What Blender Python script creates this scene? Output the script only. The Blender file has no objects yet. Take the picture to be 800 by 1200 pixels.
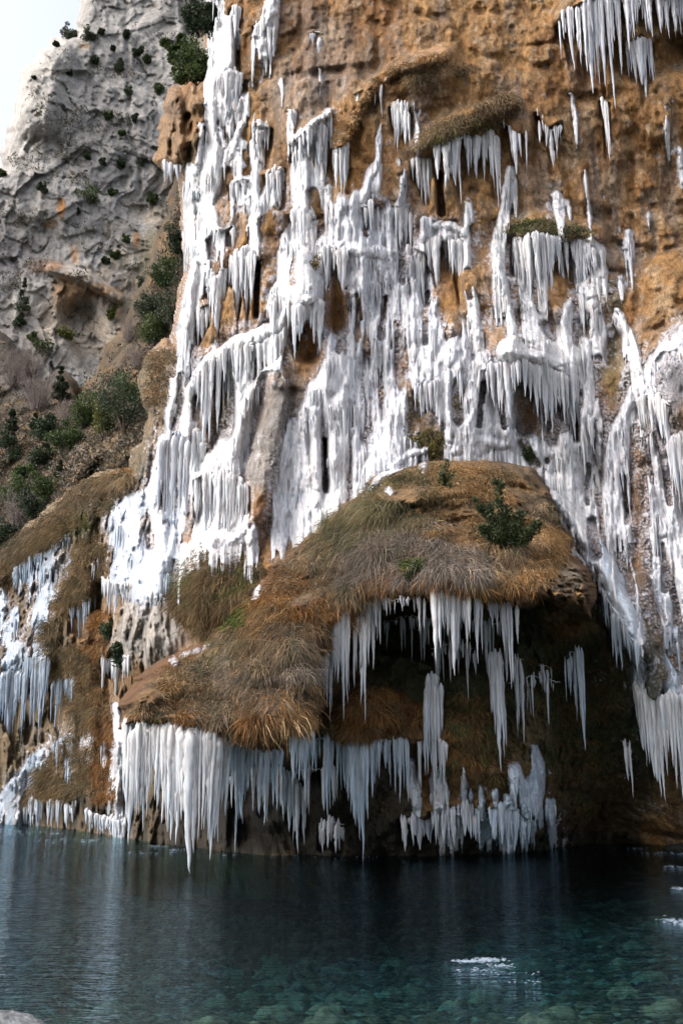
import bpy, math
import numpy as np
rng = np.random.default_rng(11)
FPX, PITCH, CAMZ = 1167.0, math.radians(15.0), 1.9
CP, SP = math.cos(PITCH), math.sin(PITCH)
VANY = 600 - FPX / math.tan(PITCH)
scene = bpy.context.scene
COL = scene.collection

# ------------------------------------------------------------------ view geometry
def ray(px, py):
    u = (np.asarray(px, float) - 400) / FPX
    v = (600 - np.asarray(py, float)) / FPX
    return u, CP - v * SP, SP + v * CP
def P3(px, py, Y):
    dx, dy, dz = ray(px, py)
    t = Y / dy
    return np.stack([dx * t, np.broadcast_to(Y, np.shape(t)) + 0.0, CAMZ + dz * t], -1)
def Zat(py, Y):
    dx, dy, dz = ray(400, py)
    return CAMZ + dz / dy * Y
def lean(px, py, dy):
    return (px - 400) * dy / (py - VANY)

# ------------------------------------------------------------------ noise
def _hash(ix, iy, iz):
    h = (ix.astype(np.int64) * 374761393 + iy.astype(np.int64) * 668265263 + iz.astype(np.int64) * 2147483647) & 0xFFFFFFFF
    h = ((h ^ (h >> 13)) * 1274126177) & 0xFFFFFFFF
    h = ((h ^ (h >> 15)) * 2246822519) & 0xFFFFFFFF
    return ((h ^ (h >> 16)) & 0xFFFF) / 65535.0
def vnoise(p, seed=0):
    p = p + seed * 17.31
    i = np.floor(p).astype(np.int64); f = p - i
    f = f * f * f * (f * (f * 6 - 15) + 10)
    x, y, z = i[..., 0], i[..., 1], i[..., 2]
    fx, fy, fz = f[..., 0], f[..., 1], f[..., 2]
    def L(a, b, t): return a + (b - a) * t
    r = []
    for dz in (0, 1):
        q = []
        for dy in (0, 1):
            q.append(L(_hash(x, y + dy, z + dz), _hash(x + 1, y + dy, z + dz), fx))
        r.append(L(q[0], q[1], fy))
    return L(r[0], r[1], fz) * 2 - 1
def fbm(p, scale, octv=4, seed=0, gain=0.5, ridge=False):
    p = p * np.asarray(scale, float)
    s = 0; a = 1; n = 0
    for k in range(octv):
        v = vnoise(p, seed + k * 3)
        if ridge: v = 1 - 2 * np.abs(v)
        s = s + a * v; n += a; a *= gain; p = p * 2.03
    return s / n
def worley2(x, y, seed=0):
    ix, iy = np.floor(x), np.floor(y)
    d1 = np.full(x.shape, 9.0); d2 = d1.copy(); idv = np.zeros(x.shape)
    for a in (-1, 0, 1):
        for b in (-1, 0, 1):
            cx, cy = ix + a, iy + b
            s = np.full(x.shape, seed)
            h1 = _hash(cx, cy, s); h2 = _hash(cx, cy, s + 7); h3 = _hash(cx, cy, s + 13)
            d = np.hypot(cx + h1 - x, cy + h2 - y)
            m = d < d1
            d2 = np.where(m, d1, np.minimum(d2, d)); idv = np.where(m, h3, idv); d1 = np.where(m, d, d1)
    return d1, d2, idv
def facet(x, y, seed):
    ix, iy = np.floor(x), np.floor(y)
    d1 = np.full(x.shape, 9.0); v = np.zeros(x.shape)
    for a in (-1, 0, 1):
        for b in (-1, 0, 1):
            cx, cy = ix + a, iy + b; s = np.full(x.shape, seed)
            h1 = _hash(cx, cy, s); h2 = _hash(cx, cy, s + 7); h3 = _hash(cx, cy, s + 13); h4 = _hash(cx, cy, s + 17); h5 = _hash(cx, cy, s + 23)
            dx, dy = x - cx - h1, y - cy - h2; d = np.hypot(dx, dy); m = d < d1
            v = np.where(m, (h3 - 0.5) + (h4 - 0.5) * 1.6 * dx + (h5 - 0.5) * 1.6 * dy, v); d1 = np.where(m, d, d1)
    return v
def sm(a, b, x):
    t = np.clip((x - a) / (b - a), 0, 1)
    return t * t * (3 - 2 * t)

# ------------------------------------------------------------------ mesh helpers
def tag(o, label=None, cat=None, group=None, kind=None):
    if label: o['label'] = label
    if cat: o['category'] = cat
    if group: o['group'] = group
    if kind: o['kind'] = kind
    return o
def make_obj(name, V, Q, mat, parent=None, col=None, smooth=True, loc=None):
    V = np.asarray(V, np.float64); Q = np.asarray(Q, np.int32)
    if loc is not None: V = V - np.asarray(loc)
    me = bpy.data.meshes.new(name)
    me.vertices.add(len(V)); me.vertices.foreach_set('co', V.astype(np.float32).ravel())
    k = Q.shape[1]
    me.loops.add(Q.size); me.loops.foreach_set('vertex_index', Q.ravel())
    me.polygons.add(len(Q))
    me.polygons.foreach_set('loop_start', np.arange(0, Q.size, k, dtype=np.int32))
    me.polygons.foreach_set('loop_total', np.full(len(Q), k, np.int32))
    me.polygons.foreach_set('use_smooth', np.full(len(Q), smooth))
    if col is not None:
        a = me.color_attributes.new('Col', 'FLOAT_COLOR', 'POINT')
        c = np.ones((len(V), 4), np.float32); c[:, :3] = col
        a.data.foreach_set('color', c.ravel())
    me.update(calc_edges=True)
    me.materials.append(mat)
    o = bpy.data.objects.new(name, me); COL.objects.link(o)
    if loc is not None: o.location = loc
    if parent is not None:
        o.parent = parent
        o.location = (0, 0, 0) if loc is None else tuple(np.asarray(loc) - np.asarray(parent.location))
    return o
class MB:
    def __init__(s): s.V = []; s.Q = []; s.C = []; s.n = 0
    def add(s, V, Q, C=None):
        s.V.append(V); s.Q.append(Q + s.n); s.n += len(V)
        s.C.append(np.broadcast_to(np.asarray((1, 1, 1) if C is None else C, float), (len(V), 3)))
    def build(s, name, mat, parent=None, smooth=True, loc=None):
        return make_obj(name, np.concatenate(s.V), np.concatenate(s.Q), mat, parent, np.concatenate(s.C), smooth, loc)
def empty(name, loc):
    o = bpy.data.objects.new(name, None); COL.objects.link(o); o.location = tuple(float(c) for c in loc)
    o.empty_display_size = 0.3
    return o
def tube(mb, pts, rad, sides=6, C=None, flute=None):
    pts = np.asarray(pts, float); rad = np.asarray(rad, float); n = len(pts)
    d = np.gradient(pts, axis=0); d /= np.linalg.norm(d, axis=1)[:, None] + 1e-9
    ref = np.array([0.0, 1.0, 0.05]) if abs(d[:, 1]).mean() < 0.8 else np.array([1.0, 0, 0])
    a = np.cross(d, ref); a /= np.linalg.norm(a, axis=1)[:, None] + 1e-9
    b = np.cross(d, a)
    th = np.arange(sides) / sides * 2 * np.pi
    fl = 1.0 if flute is None else flute
    V = pts[:, None, :] + (a[:, None, :] * np.cos(th)[None, :, None] + b[:, None, :] * np.sin(th)[None, :, None]) * (rad[:, None] * fl)[..., None]
    i = np.arange(n - 1)[:, None] * sides; j = np.arange(sides)[None, :]; j2 = (j + 1) % sides
    Q = np.stack([i + j, i + j2, i + sides + j2, i + sides + j], -1).reshape(-1, 4)
    if C is not None and np.ndim(C) == 2: C = np.repeat(C, sides, 0)
    mb.add(V.reshape(-1, 3), Q, C)
def polysd(px, py, poly):
    """signed distance to a polygon, negative inside"""
    poly = np.asarray(poly, float); n = len(poly)
    d = np.full(px.shape, 1e9); ins = np.zeros(px.shape, bool)
    for k in range(n):
        x0, y0 = poly[k]; x1, y1 = poly[(k + 1) % n]
        ex, ey = x1 - x0, y1 - y0
        t = np.clip(((px - x0) * ex + (py - y0) * ey) / (ex * ex + ey * ey + 1e-9), 0, 1)
        d = np.minimum(d, np.hypot(px - x0 - t * ex, py - y0 - t * ey))
        c = ((y0 > py) != (y1 > py)) & (px < (x1 - x0) * (py - y0) / (y1 - y0 + 1e-12) + x0)
        ins ^= c
    return np.where(ins, -d, d)
def strokeq(px, py, pts):
    """distance to a polyline divided by its half width there"""
    q = np.full(px.shape, 1e9)
    if len(pts) == 1: pts = [pts[0], (pts[0][0], pts[0][1] + 0.5, pts[0][2])]
    for (x0, y0, w0), (x1, y1, w1) in zip(pts[:-1], pts[1:]):
        ex, ey = x1 - x0, y1 - y0
        t = np.clip(((px - x0) * ex + (py - y0) * ey) / (ex * ex + ey * ey + 1e-9), 0, 1)
        w = (w0 + (w1 - w0) * t) * 0.5
        q = np.minimum(q, np.hypot(px - x0 - t * ex, py - y0 - t * ey) / w)
    return q
def tps(ctrl, X, Y, smooth=0.02):
    c = np.asarray(ctrl, float); a = c[:, :2] / 200.0; n = len(a)
    def U(r2): return r2 * np.log(r2 + 1e-9)
    K = U(((a[:, None] - a[None]) ** 2).sum(-1)) + np.eye(n) * smooth
    Pm = np.c_[np.ones(n), a]
    A = np.block([[K, Pm], [Pm.T, np.zeros((3, 3))]])
    w = np.linalg.solve(A, np.r_[c[:, 2], 0, 0, 0])
    xs, ys = X / 200.0, Y / 200.0
    r = w[n] + w[n + 1] * xs + w[n + 2] * ys
    for k in range(n): r = r + w[k] * U((xs - a[k, 0]) ** 2 + (ys - a[k, 1]) ** 2)
    return r

# ------------------------------------------------------------------ materials
def newmat(name):
    m = bpy.data.materials.new(name); m.use_nodes = True
    nt = m.node_tree; b = nt.nodes['Principled BSDF']
    return m, nt, b
def N(nt, t, **kw):
    n = nt.nodes.new(t)
    for k, v in kw.items():
        if k in n.inputs.keys() if hasattr(n.inputs, 'keys') else False: n.inputs[k].default_value = v
        else: setattr(n, k, v)
    return n
def vcol_mat(name, rough=0.9, spec=0.2, nscale=((3, 3, 1.0), (14, 14, 8)), amp=(0.5, 1.5), bump=0.5, bdist=0.05, extra=None):
    m, nt, b = newmat(name); L = nt.links
    at = N(nt, 'ShaderNodeAttribute', attribute_name='Col')
    tc = N(nt, 'ShaderNodeTexCoord'); prev = at.outputs['Color']; hs = []
    for k, sc in enumerate(nscale):
        mp = N(nt, 'ShaderNodeMapping'); mp.inputs['Scale'].default_value = sc
        L.new(tc.outputs['Object'], mp.inputs['Vector'])
        no = N(nt, 'ShaderNodeTexNoise'); no.inputs['Scale'].default_value = 1.0; no.inputs['Detail'].default_value = 7; no.inputs['Roughness'].default_value = 0.65
        L.new(mp.outputs[0], no.inputs['Vector'])
        mr = N(nt, 'ShaderNodeMapRange'); mr.inputs['From Min'].default_value = 0.3; mr.inputs['From Max'].default_value = 0.7
        mr.inputs['To Min'].default_value = amp[0]; mr.inputs['To Max'].default_value = amp[1]
        L.new(no.outputs['Fac'], mr.inputs['Value'])
        mx = N(nt, 'ShaderNodeVectorMath', operation='MULTIPLY')
        L.new(prev, mx.inputs[0]); L.new(mr.outputs[0], mx.inputs[1]); prev = mx.outputs[0]; hs.append(no.outputs['Fac'])
    L.new(prev, b.inputs['Base Color'])
    bp = N(nt, 'ShaderNodeBump'); bp.inputs['Strength'].default_value = bump; bp.inputs['Distance'].default_value = bdist
    ad = N(nt, 'ShaderNodeMath', operation='ADD'); L.new(hs[0], ad.inputs[0]); L.new(hs[-1], ad.inputs[1])
    L.new(ad.outputs[0], bp.inputs['Height']); L.new(bp.outputs[0], b.inputs['Normal'])
    b.inputs['Roughness'].default_value = rough; b.inputs['Specular IOR Level'].default_value = spec
    return m
M_rock = vcol_mat('rock', 0.85, 0.3, ((1.6, 1.6, 0.5), (7, 7, 3), (24, 24, 12)), (0.58, 1.38), 1.0, 0.14)
M_cave = vcol_mat('wet_rock', 0.6, 0.4, ((4, 4, 2), (16, 16, 12)), (0.4, 1.6), 1.0, 0.10)
M_far = vcol_mat('far_rock', 0.9, 0.2, ((0.35, 0.35, 0.22), (1.6, 1.6, 1.2), (5, 5, 4)), (0.68, 1.3), 1.0, 0.35)
M_hill = vcol_mat('scrub', 0.95, 0.1, ((0.6, 0.6, 0.5), (4, 4, 4)), (0.5, 1.5), 1.0, 0.3)
M_bark = vcol_mat('bark', 0.9, 0.1, ((5, 5, 5), (20, 20, 8)), (0.7, 1.3), 0.3, 0.01)
def plain_vcol(name, rough, spec, transl=0.0):
    m, nt, b = newmat(name)
    at = N(nt, 'ShaderNodeAttribute', attribute_name='Col')
    nt.links.new(at.outputs['Color'], b.inputs['Base Color'])
    b.inputs['Roughness'].default_value = rough; b.inputs['Specular IOR Level'].default_value = spec
    if transl:
        tr = N(nt, 'ShaderNodeBsdfTranslucent'); nt.links.new(at.outputs['Color'], tr.inputs['Color'])
        mx = N(nt, 'ShaderNodeMixShader'); mx.inputs[0].default_value = transl
        out = nt.nodes['Material Output']
        nt.links.new(b.outputs[0], mx.inputs[1]); nt.links.new(tr.outputs[0], mx.inputs[2]); nt.links.new(mx.outputs[0], out.inputs['Surface'])
    return m
M_grass = plain_vcol('dry_grass', 0.85, 0.15, 0.25)
M_leaf = plain_vcol('leaves', 0.6, 0.3, 0.2)
def ice_mat(name, rough, bump, streak):
    m, nt, b = newmat(name); L = nt.links
    at = N(nt, 'ShaderNodeAttribute', attribute_name='Col')
    tc = N(nt, 'ShaderNodeTexCoord')
    mp = N(nt, 'ShaderNodeMapping'); mp.inputs['Scale'].default_value = streak
    L.new(tc.outputs['Object'], mp.inputs['Vector'])
    no = N(nt, 'ShaderNodeTexNoise'); no.inputs['Scale'].default_value = 1.0; no.inputs['Detail'].default_value = 5
    L.new(mp.outputs[0], no.inputs['Vector'])
    mr = N(nt, 'ShaderNodeMapRange'); mr.inputs['From Min'].default_value = 0.3; mr.inputs['From Max'].default_value = 0.65
    mr.inputs['To Min'].default_value = 0.60; mr.inputs['To Max'].default_value = 1.0
    L.new(no.outputs['Fac'], mr.inputs['Value'])
    mx = N(nt, 'ShaderNodeVectorMath', operation='MULTIPLY')
    L.new(at.outputs['Color'], mx.inputs[0]); L.new(mr.outputs[0], mx.inputs[1]); L.new(mx.outputs[0], b.inputs['Base Color'])
    bp = N(nt, 'ShaderNodeBump'); bp.inputs['Strength'].default_value = bump; bp.inputs['Distance'].default_value = 0.06
    L.new(no.outputs['Fac'], bp.inputs['Height']); L.new(bp.outputs[0], b.inputs['Normal'])
    b.inputs['Roughness'].default_value = rough; b.inputs['Specular IOR Level'].default_value = 0.5
    b.inputs['Subsurface Weight'].default_value = 0.4; b.inputs['Subsurface Scale'].default_value = 0.12; b.inputs['Subsurface Radius'].default_value = (0.5, 0.8, 1.0)
    tr = N(nt, 'ShaderNodeBsdfTranslucent'); L.new(mx.outputs[0], tr.inputs['Color'])
    ms = N(nt, 'ShaderNodeMixShader'); ms.inputs[0].default_value = 0.18
    L.new(b.outputs[0], ms.inputs[1]); L.new(tr.outputs[0], ms.inputs[2]); L.new(ms.outputs[0], nt.nodes['Material Output'].inputs['Surface'])
    return m
M_ice = ice_mat('ice', 0.26, 0.8, (13, 13, 2.2))
M_icicle = ice_mat('icicle_ice', 0.2, 0.35, (14, 14, 1.5))

# ------------------------------------------------------------------ layers (surfaces)
class Layer: pass
def axis(lo, a, b, hi, step, cstep):
    return np.r_[np.arange(lo, a, cstep), np.arange(a, b, step), np.arange(b, hi + 1, cstep)]
def make_layer(xs, ys):
    L = Layer(); L.xs, L.ys = xs, ys
    L.X, L.Yp = np.meshgrid(xs, ys)
    return L
def look(L, F, px, py):
    j = np.clip(np.searchsorted(L.xs, px), 0, len(L.xs) - 1); i = np.clip(np.searchsorted(L.ys, py), 0, len(L.ys) - 1)
    return F[i, j]
def grid_quads(mask):
    h, w = mask.shape
    idx = np.arange(h * w).reshape(h, w)
    m = mask[:-1, :-1] & mask[1:, :-1] & mask[:-1, 1:] & mask[1:, 1:]
    return np.stack([idx[:-1, :-1][m], idx[1:, :-1][m], idx[1:, 1:][m], idx[:-1, 1:][m]], -1)
def compact(V, Q, C=None):
    used = np.zeros(len(V), bool); used[Q.ravel()] = True
    mp = np.cumsum(used) - 1
    return V[used], mp[Q], (None if C is None else C[used])
def surf_obj(L, name, Y, mask, mat, C, **kw):
    V = P3(L.X, L.Yp, Y).reshape(-1, 3); Q = grid_quads(mask)
    V, Q, C = compact(V, Q, C.reshape(-1, 3))
    return make_obj(name, V, Q, mat, None, C, **kw)
def window(L, x0, x1, y0, y1):
    j0, j1 = np.searchsorted(L.xs, [x0, x1]); i0, i1 = np.searchsorted(L.ys, [y0, y1])
    return slice(max(i0, 0), max(i1, 0)), slice(max(j0, 0), max(j1, 0))
def smin_fields(): pass

def lerp(a, b, t):
    t = np.asarray(t)[..., None]
    return np.asarray(a, float) * (1 - t) + np.asarray(b, float) * t
def blotch(L, C, spots):
    for (x, y, rx, ry, c, s) in spots:
        w = window(L, x - 2 * rx, x + 2 * rx, y - 2 * ry, y + 2 * ry)
        X, Y = L.X[w], L.Yp[w]
        if X.size == 0: continue
        nz = L.nz[w]
        d = np.hypot((X - x) / rx, (Y - y) / ry) + nz * 0.5
        a = sm(1.15, 0.55, d) * s
        C[w] = lerp(C[w], np.array(c), a)

# =============================== MAIN CLIFF ===============================
CL = make_layer(axis(-160, -30, 830, 1010, 1.25, 6), axis(-220, -24, 1012, 1060, 1.25, 6))
ctrl = [(250,-60,33.4),(400,-60,31.6),(600,-60,31),(800,-60,29.5),(980,-60,29),(250,-220,34),(600,-220,32),(980,-220,30),
(250,100,32.6),(350,100,31),(500,100,30),(600,60,29.8),(700,60,29.3),(800,60,28.9),(980,100,28.5),
(200,150,34),(230,250,33),(350,250,30.8),(450,250,30.2),(600,250,29.7),(750,250,29.8),(980,300,28.5),
(215,400,33),(300,400,31),(360,350,30),(450,400,29.4),(600,400,28.4),(700,400,29.2),(800,400,27),
(180,560,34.5),(250,560,31.2),(330,560,30.6),(400,560,29.2),(600,520,28),(700,560,28.2),(780,480,26.8),(980,500,26),
(150,650,35),(210,650,31.8),(280,650,29.8),(330,650,29.3),(600,620,28.3),(720,650,27.6),(790,650,26.9),
(0,660,50),(-100,700,53),(60,620,45),(0,800,46),(0,960,45.5),(-120,960,48),(100,970,39),(100,720,39.5),(60,850,42),(150,780,35),(150,985,34),(200,740,31.5),(250,850,30),(250,1000,29),
(400,800,25.6),(400,1000,26.8),(320,930,26.8),(470,760,25.6),(550,780,25.4),(550,850,25.3),(550,1000,26.6),(620,900,25.8),(620,960,26.8),(690,780,27.2),(700,880,28.0),(700,985,31.5),(790,985,30.5),(765,800,27),(800,850,27),(980,985,28),(980,760,26)]
Y0 = tps(ctrl, CL.X, CL.Yp)
S0 = P3(CL.X, CL.Yp, Y0)
CL.nz = fbm(S0, (0.9, 0.9, 0.55), 3, 50)
Yr = Y0.copy()
big = fbm(S0, (0.28, 0.28, 0.16), 3, 1)
flute = fbm(S0, (0.9, 0.9, 0.22), 3, 5)
knob = fbm(S0, (1.5, 1.5, 1.1), 4, 9)
fine = fbm(S0, (5, 5, 3.5), 3, 21)
Yr += -0.55 * big - 0.36 * flute - 0.24 * knob - 0.09 * fine - 0.16 * fbm(S0, (3.2, 3.2, 0.5), 3, 25) - 0.05 * fbm(S0, (2.6, 2.6, 1.6), 4, 27, ridge=True)
# overhanging scallops and cracks in the tufa
sc1 = fbm(S0, (0.55, 0.55, 0.5), 2, 33, ridge=True)
Yr += 0.30 * sm(0.25, 0.8, sc1)
def bump_stroke(L, Y, pts, amt, soft=1.0):
    mx = max(p[2] for p in pts) * 1.2
    w = window(L, min(p[0] for p in pts) - mx, max(p[0] for p in pts) + mx, min(p[1] for p in pts) - mx, max(p[1] for p in pts) + mx)
    q = strokeq(L.X[w], L.Yp[w], pts) + 0.25 * L.nz[w]
    Y[w] += amt * sm(1.25, 0.35, q)
# relief: negative = towards the camera
for pts, a in [
 ([(398,170,10),(412,150,12),(440,95,14),(465,80,20),(520,62,22)], -0.45),
 ([(345,165,14),(360,150,18),(386,132,12)], -0.5),
 ([(490,170,26),(530,150,36),(560,135,32),(600,118,22)], -0.6),
 ([(470,90,50),(520,80,50)], -0.6),
 ([(405,235,30),(400,180,24)], -0.4),
 ([(600,265,30),(640,262,40),(700,275,30)], -0.6),
 ([(660,20,30),(720,-30,70),(800,-40,60)], -1.1),
 ([(740,70,60),(790,60,60)], 1.0),
 ([(203,118,20),(206,150,22),(202,180,22)], -0.6), ([(232,120,20),(234,160,18),(228,188,16)], -0.5), ([(222,135,8)], 0.4), ([(212,165,16)], -0.4), 
 ([(225,300,20),(215,380,18)], -0.4),
 ([(325,440,26),(318,500,36),(310,560,42),(300,600,36)], -0.8),
 ([(352,305,30),(355,340,52)], -1.0), ([(352,395,30),(360,410,34)], 1.3),
 ([(395,310,16),(395,385,18)], 0.5),
 ([(590,400,50),(630,410,40)], -0.9), ([(615,455,22),(615,500,24)], 0.7),
 ([(302,310,9),(300,370,9)], 1.4), ([(381,515,6),(382,575,6)], 1.0), ([(674,448,8),(674,515,8)], 1.2), ([(514,205,10),(517,250,9)], 1.2),
 ([(278,40,7),(279,90,7)], 0.9), ([(313,160,14),(312,195,14)],0.6), ([(410,200,8),(408,225,8)],0.5),
 ([(800,395,40),(790,440,80),(800,470,60)], -1.0), ([(790,500,30),(800,510,30)], -0.3),
 ([(262,450,28),(262,500,30),(255,520,22)], 1.0),
 ([(648,590,30),(690,640,40),(722,700,40),(745,765,36)], -0.9),
 ([(752,680,26),(765,740,28),(768,790,30),(764,815,18)], -0.7),
 ([(690,790,90),(680,860,110),(690,930,110)], 0.8), ([(640,800,80),(640,900,80)], 0.5),
 ([(440,740,50),(470,730,60),(540,740,50)], 0.6),
 ([(300,920,60),(360,930,80),(430,940,70),(300,970,60),(360,980,60)], 0.9),
 ([(500,860,60),(560,880,80),(600,950,70)], -0.5), ([(430,830,70),(400,850,50)], -0.8),
 ([(205,580,20),(206,640,24)], 0.7), ([(240,650,60),(250,690,100)], -0.7),
 ([(175,730,90),(170,745,80)], -0.6), ([(118,690,24),(112,735,24)], 1.1), ([(135,770,20)], 0.8),
 ([(10,800,40),(60,800,60)], 0.8), ([(40,700,30),(70,680,30)],0.5), ([(100,600,60),(60,640,50)], -0.6),
 ([(95,660,40),(75,720,46),(60,760,50)], -0.9), ([(120,860,80),(90,900,90),(120,930,60)], -0.8)]:
    bump_stroke(CL, Yr, pts, a)
cavem = sm(370, 430, CL.X) * sm(700, 760, CL.Yp) * (1 - sm(735, 760, CL.X))
Yr += cavem * (0.30 * fbm(S0, (3, 3, 2.4), 4, 45, ridge=True) + 0.12 * fbm(S0, (9, 9, 7), 3, 46))
lb = sm(215, 170, CL.X) * sm(380, 440, CL.Yp)
Yr += lb * (0.9 * fbm(S0, (0.9, 0.9, 0.9), 4, 47) + 0.5 * fbm(S0, (1.8, 1.8, 1.4), 4, 48, ridge=True))
crag = sm(1.3, 0.7, np.hypot((CL.X - 216) / 30, (CL.Yp - 148) / 52))
Yr += crag * (0.9 * fbm(S0, (1.6, 1.6, 1.3), 4, 41) + 0.5 * fbm(S0, (2.5, 2.5, 0.8), 3, 43, ridge=True))
# left outline of the cliff against the hillside
cliff_poly = [(252,-260),(250,0),(244,80),(240,96),(230,104),(224,98),(214,108),(204,108),(199,124),(203,134),(194,142),(190,160),(193,172),(188,186),(196,192),(214,196),(219,240),(218,286),(223,300),(214,360),(205,408),(195,404),(176,425),(170,450),(180,490),(172,520),(158,530),(156,556),(140,556),(112,562),(92,572),(72,592),(40,618),(18,642),(-10,668),(-200,720),(-200,1100),(1100,1100),(1100,-260)]
nzw = fbm(S0 * 1.0, (1.2, 1.2, 1.2), 3, 71) * 5
sd = polysd(CL.X, CL.Yp, cliff_poly) + nzw
Yr += 1.6 * (1 - np.sqrt(np.clip(1 - (1 - np.clip(-sd / 26, 0, 1)) ** 2, 0, 1)))
Yr += np.clip(sd, 0, 8) * 1.2
cl_mask = (sd < 8) & (CL.Yp < 1058)

# =============================== MOUND ===============================
MD = make_layer(np.arange(130, 712, 1.25), np.arange(515, 905, 1.25))
mctrl = [(150,850,21.6),(205,850,21.0),(260,858,21.1),(300,876,21.3),(340,866,21.7),(372,850,22.0),(376,790,22.2),(400,745,22.3),(440,700,22.2),(500,692,22.2),(550,700,22.4),(620,705,22.6),(690,700,22.8),
(160,805,23.0),(240,765,24.4),(300,770,22.8),(340,720,23.4),(290,705,25.6),(360,640,26.2),(420,650,24.0),(500,620,23.6),(600,610,24.0),(660,630,24.4),(450,566,26.8),(560,540,26.6),(640,565,26.4),(520,570,25.6),(420,585,26.6),(340,800,21.9),(250,810,22.4),(690,660,24)]
MY = tps(mctrl, MD.X, MD.Yp)
SM0 = P3(MD.X, MD.Yp, MY); MD.nz = fbm(SM0, (1.2, 1.2, 1.2), 3, 61)
mound_poly = [(147,848),(150,825),(165,800),(200,772),(240,757),(265,735),(290,708),(318,672),(355,635),(405,590),(445,556),(480,545),(520,537),(570,537),(620,550),(645,575),(655,610),(664,650),(684,668),(697,688),(700,704),(690,722),(660,716),(640,705),(610,712),(580,706),(550,698),(510,692),(480,698),(445,697),(425,706),(405,735),(385,765),(374,790),(378,828),(365,854),(335,862),(318,876),(292,868),(265,856),(210,850)]
msd = polysd(MD.X, MD.Yp, mound_poly) + fbm(SM0, (1.8, 1.8, 1.8), 3, 63) * 8
MY += -0.50 * MD.nz - 0.95 * fbm(SM0, (0.55, 0.55, 0.55), 2, 64) - 0.12 * fbm(SM0, (4, 4, 3), 3, 66)
for pts, a in [([(640,690,50),(672,690,50)], -0.7), ([(620,712,60),(670,722,40)], 0.3), ([(480,600,90)], -0.2), ([(330,745,60),(400,700,40)], -0.2)]:
    bump_stroke(MD, MY, pts, a)
nose = sm(1.1, 0.6, np.hypot((MD.X - 668) / 34, (MD.Yp - 692) / 34))
MY += nose * (0.42 * fbm(SM0, (3.2, 3.2, 3.2), 3, 68, ridge=True) + 0.22 * fbm(SM0, (8, 8, 8), 3, 69, ridge=True))
MY += 0.22 * sm(22, 0, np.abs(msd)) * (MD.Yp > 680) * fbm(SM0, (5, 5, 2), 3, 70)
MY += (1.3 - 0.7 * nose) * (1 - np.sqrt(np.clip(1 - (1 - np.clip(-msd / 22, 0, 1)) ** 2, 0, 1)))
MY += np.clip(msd, 0, 7) * 1.0
md_mask = msd < 7

MD.bare = fbm(SM0, (1.1, 1.1, 1.1), 4, 77)
MY += 0.25 * fbm(SM0, (3, 3, 3), 3, 78) * sm(0.22, 0.35, MD.bare)
tw1, tw2, twi = worley2((MD.X + 6 * MD.nz) / 30.0, (MD.Yp + 6 * MD.nz) / 26.0, 8)
MY -= 0.20 * np.clip(1 - (tw1 * 1.45) ** 2, -0.3, 1) * sm(0, 14, -msd) * (1 - nose) * (0.5 + twi)
# =============================== ICE PLAN ===============================
# groups: name -> (label, tint)
WHT, LIL, BLU, DBL = (0.86, 0.845, 0.86), (0.78, 0.775, 0.82), (0.64, 0.70, 0.79), (0.46, 0.515, 0.60)
G = {}
def grp(key, label, tint=WHT): G[key] = (label, tint)
grp('ribbon', 'tall white ice column running down the outer left edge of the brown cliff')
grp('second', 'knotted white ice strand winding down just inside the left edge column', WHT)
grp('topleft', 'short white ice flow with pointed tips at the top beside the edge column')
grp('arch', 'white ice arch curving down around the dark hollow left of the grey rock tower')
grp('bell', 'bell shaped white ice apron flaring beside the foot of the grey rock tower')
grp('middle', 'long white ice flow dropping from the small branch ledge to the domed cone', WHT)
grp('cone', 'smooth domed white ice cone with long fangs over a dark hollow')
grp('fan', 'broad white ice fan spreading below the thin curling ice finger', LIL)
grp('mass', 'great rippled sheet of white ice covering the middle of the cliff', LIL)
grp('cloth', 'snow dusted ice slope between the grey rock tower and the ice columns', LIL)
grp('columns', 'fat ice columns standing behind the left shoulder of the grassy mound', WHT)
grp('thread', 'narrow lumpy white ice strand below the grassy ledge on the upper cliff')
grp('thread2', 'crooked white ice strand right of the grassy ledge above the snowy dome')
grp('mossfall', 'white ice fall dropping from the small mossy ledge right of centre')
grp('mossright', 'short lilac white ice fall right of the small mossy ledge', WHT)
grp('dome', 'smooth snowy ice dome with a skirt of long icicles beside a black crack')
grp('drapes', 'folded white ice drapes falling left of the snowy dome', LIL)
grp('knobs', 'lumpy chain of white ice right of the snowy dome')
grp('heap', 'heaped white ice pile lying behind the top of the grassy mound')
grp('sash', 'slanting streaked white ice sash above the grey boulder ridge')
grp('ridge', 'smooth white ice lip capping the bulging rock at the right edge', LIL)
grp('broad', 'broad frosted ice band below the ice lip on the right', LIL)
grp('strips', 'parted strips of ice over speckled brown rock at the far right', LIL)
grp('rightfall', 'blurred pale ice sheet at the right border beside the strips', LIL)
grp('river', 'frozen blue white stream arching down the right shoulder of the mound', BLU)
grp('foot', 'pale ice tongue sliding past the brown rock stub to the hanging curtain', BLU)
grp('apron', 'bluish ice apron spread over the pale rock left of the cliff foot', (0.60, 0.64, 0.72))
grp('lip', 'white icy lip above the hanging dry grass bank')
grp('bankice', 'patchy bluish ice on the left bank above the river', DBL)
grp('lowbank', 'slanting bluish ice tongue running down the left bank towards the river', DBL)
grp('streaks0', 'short forked ice streak at the top of the grassy bank', LIL)
grp('streaks1', 'lowest thin diagonal ice streak on the grassy bank', LIL)
grp('streaks2', 'middle thin diagonal ice streak on the grassy bank', LIL)
grp('streaks3', 'steep thin ice streak on the grassy bank', LIL)
grp('streaks4', 'faint left diagonal ice streak on the grassy bank', LIL)
grp('lumpy', 'knobbly white ice column beside the big hanging curtain', LIL)
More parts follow.
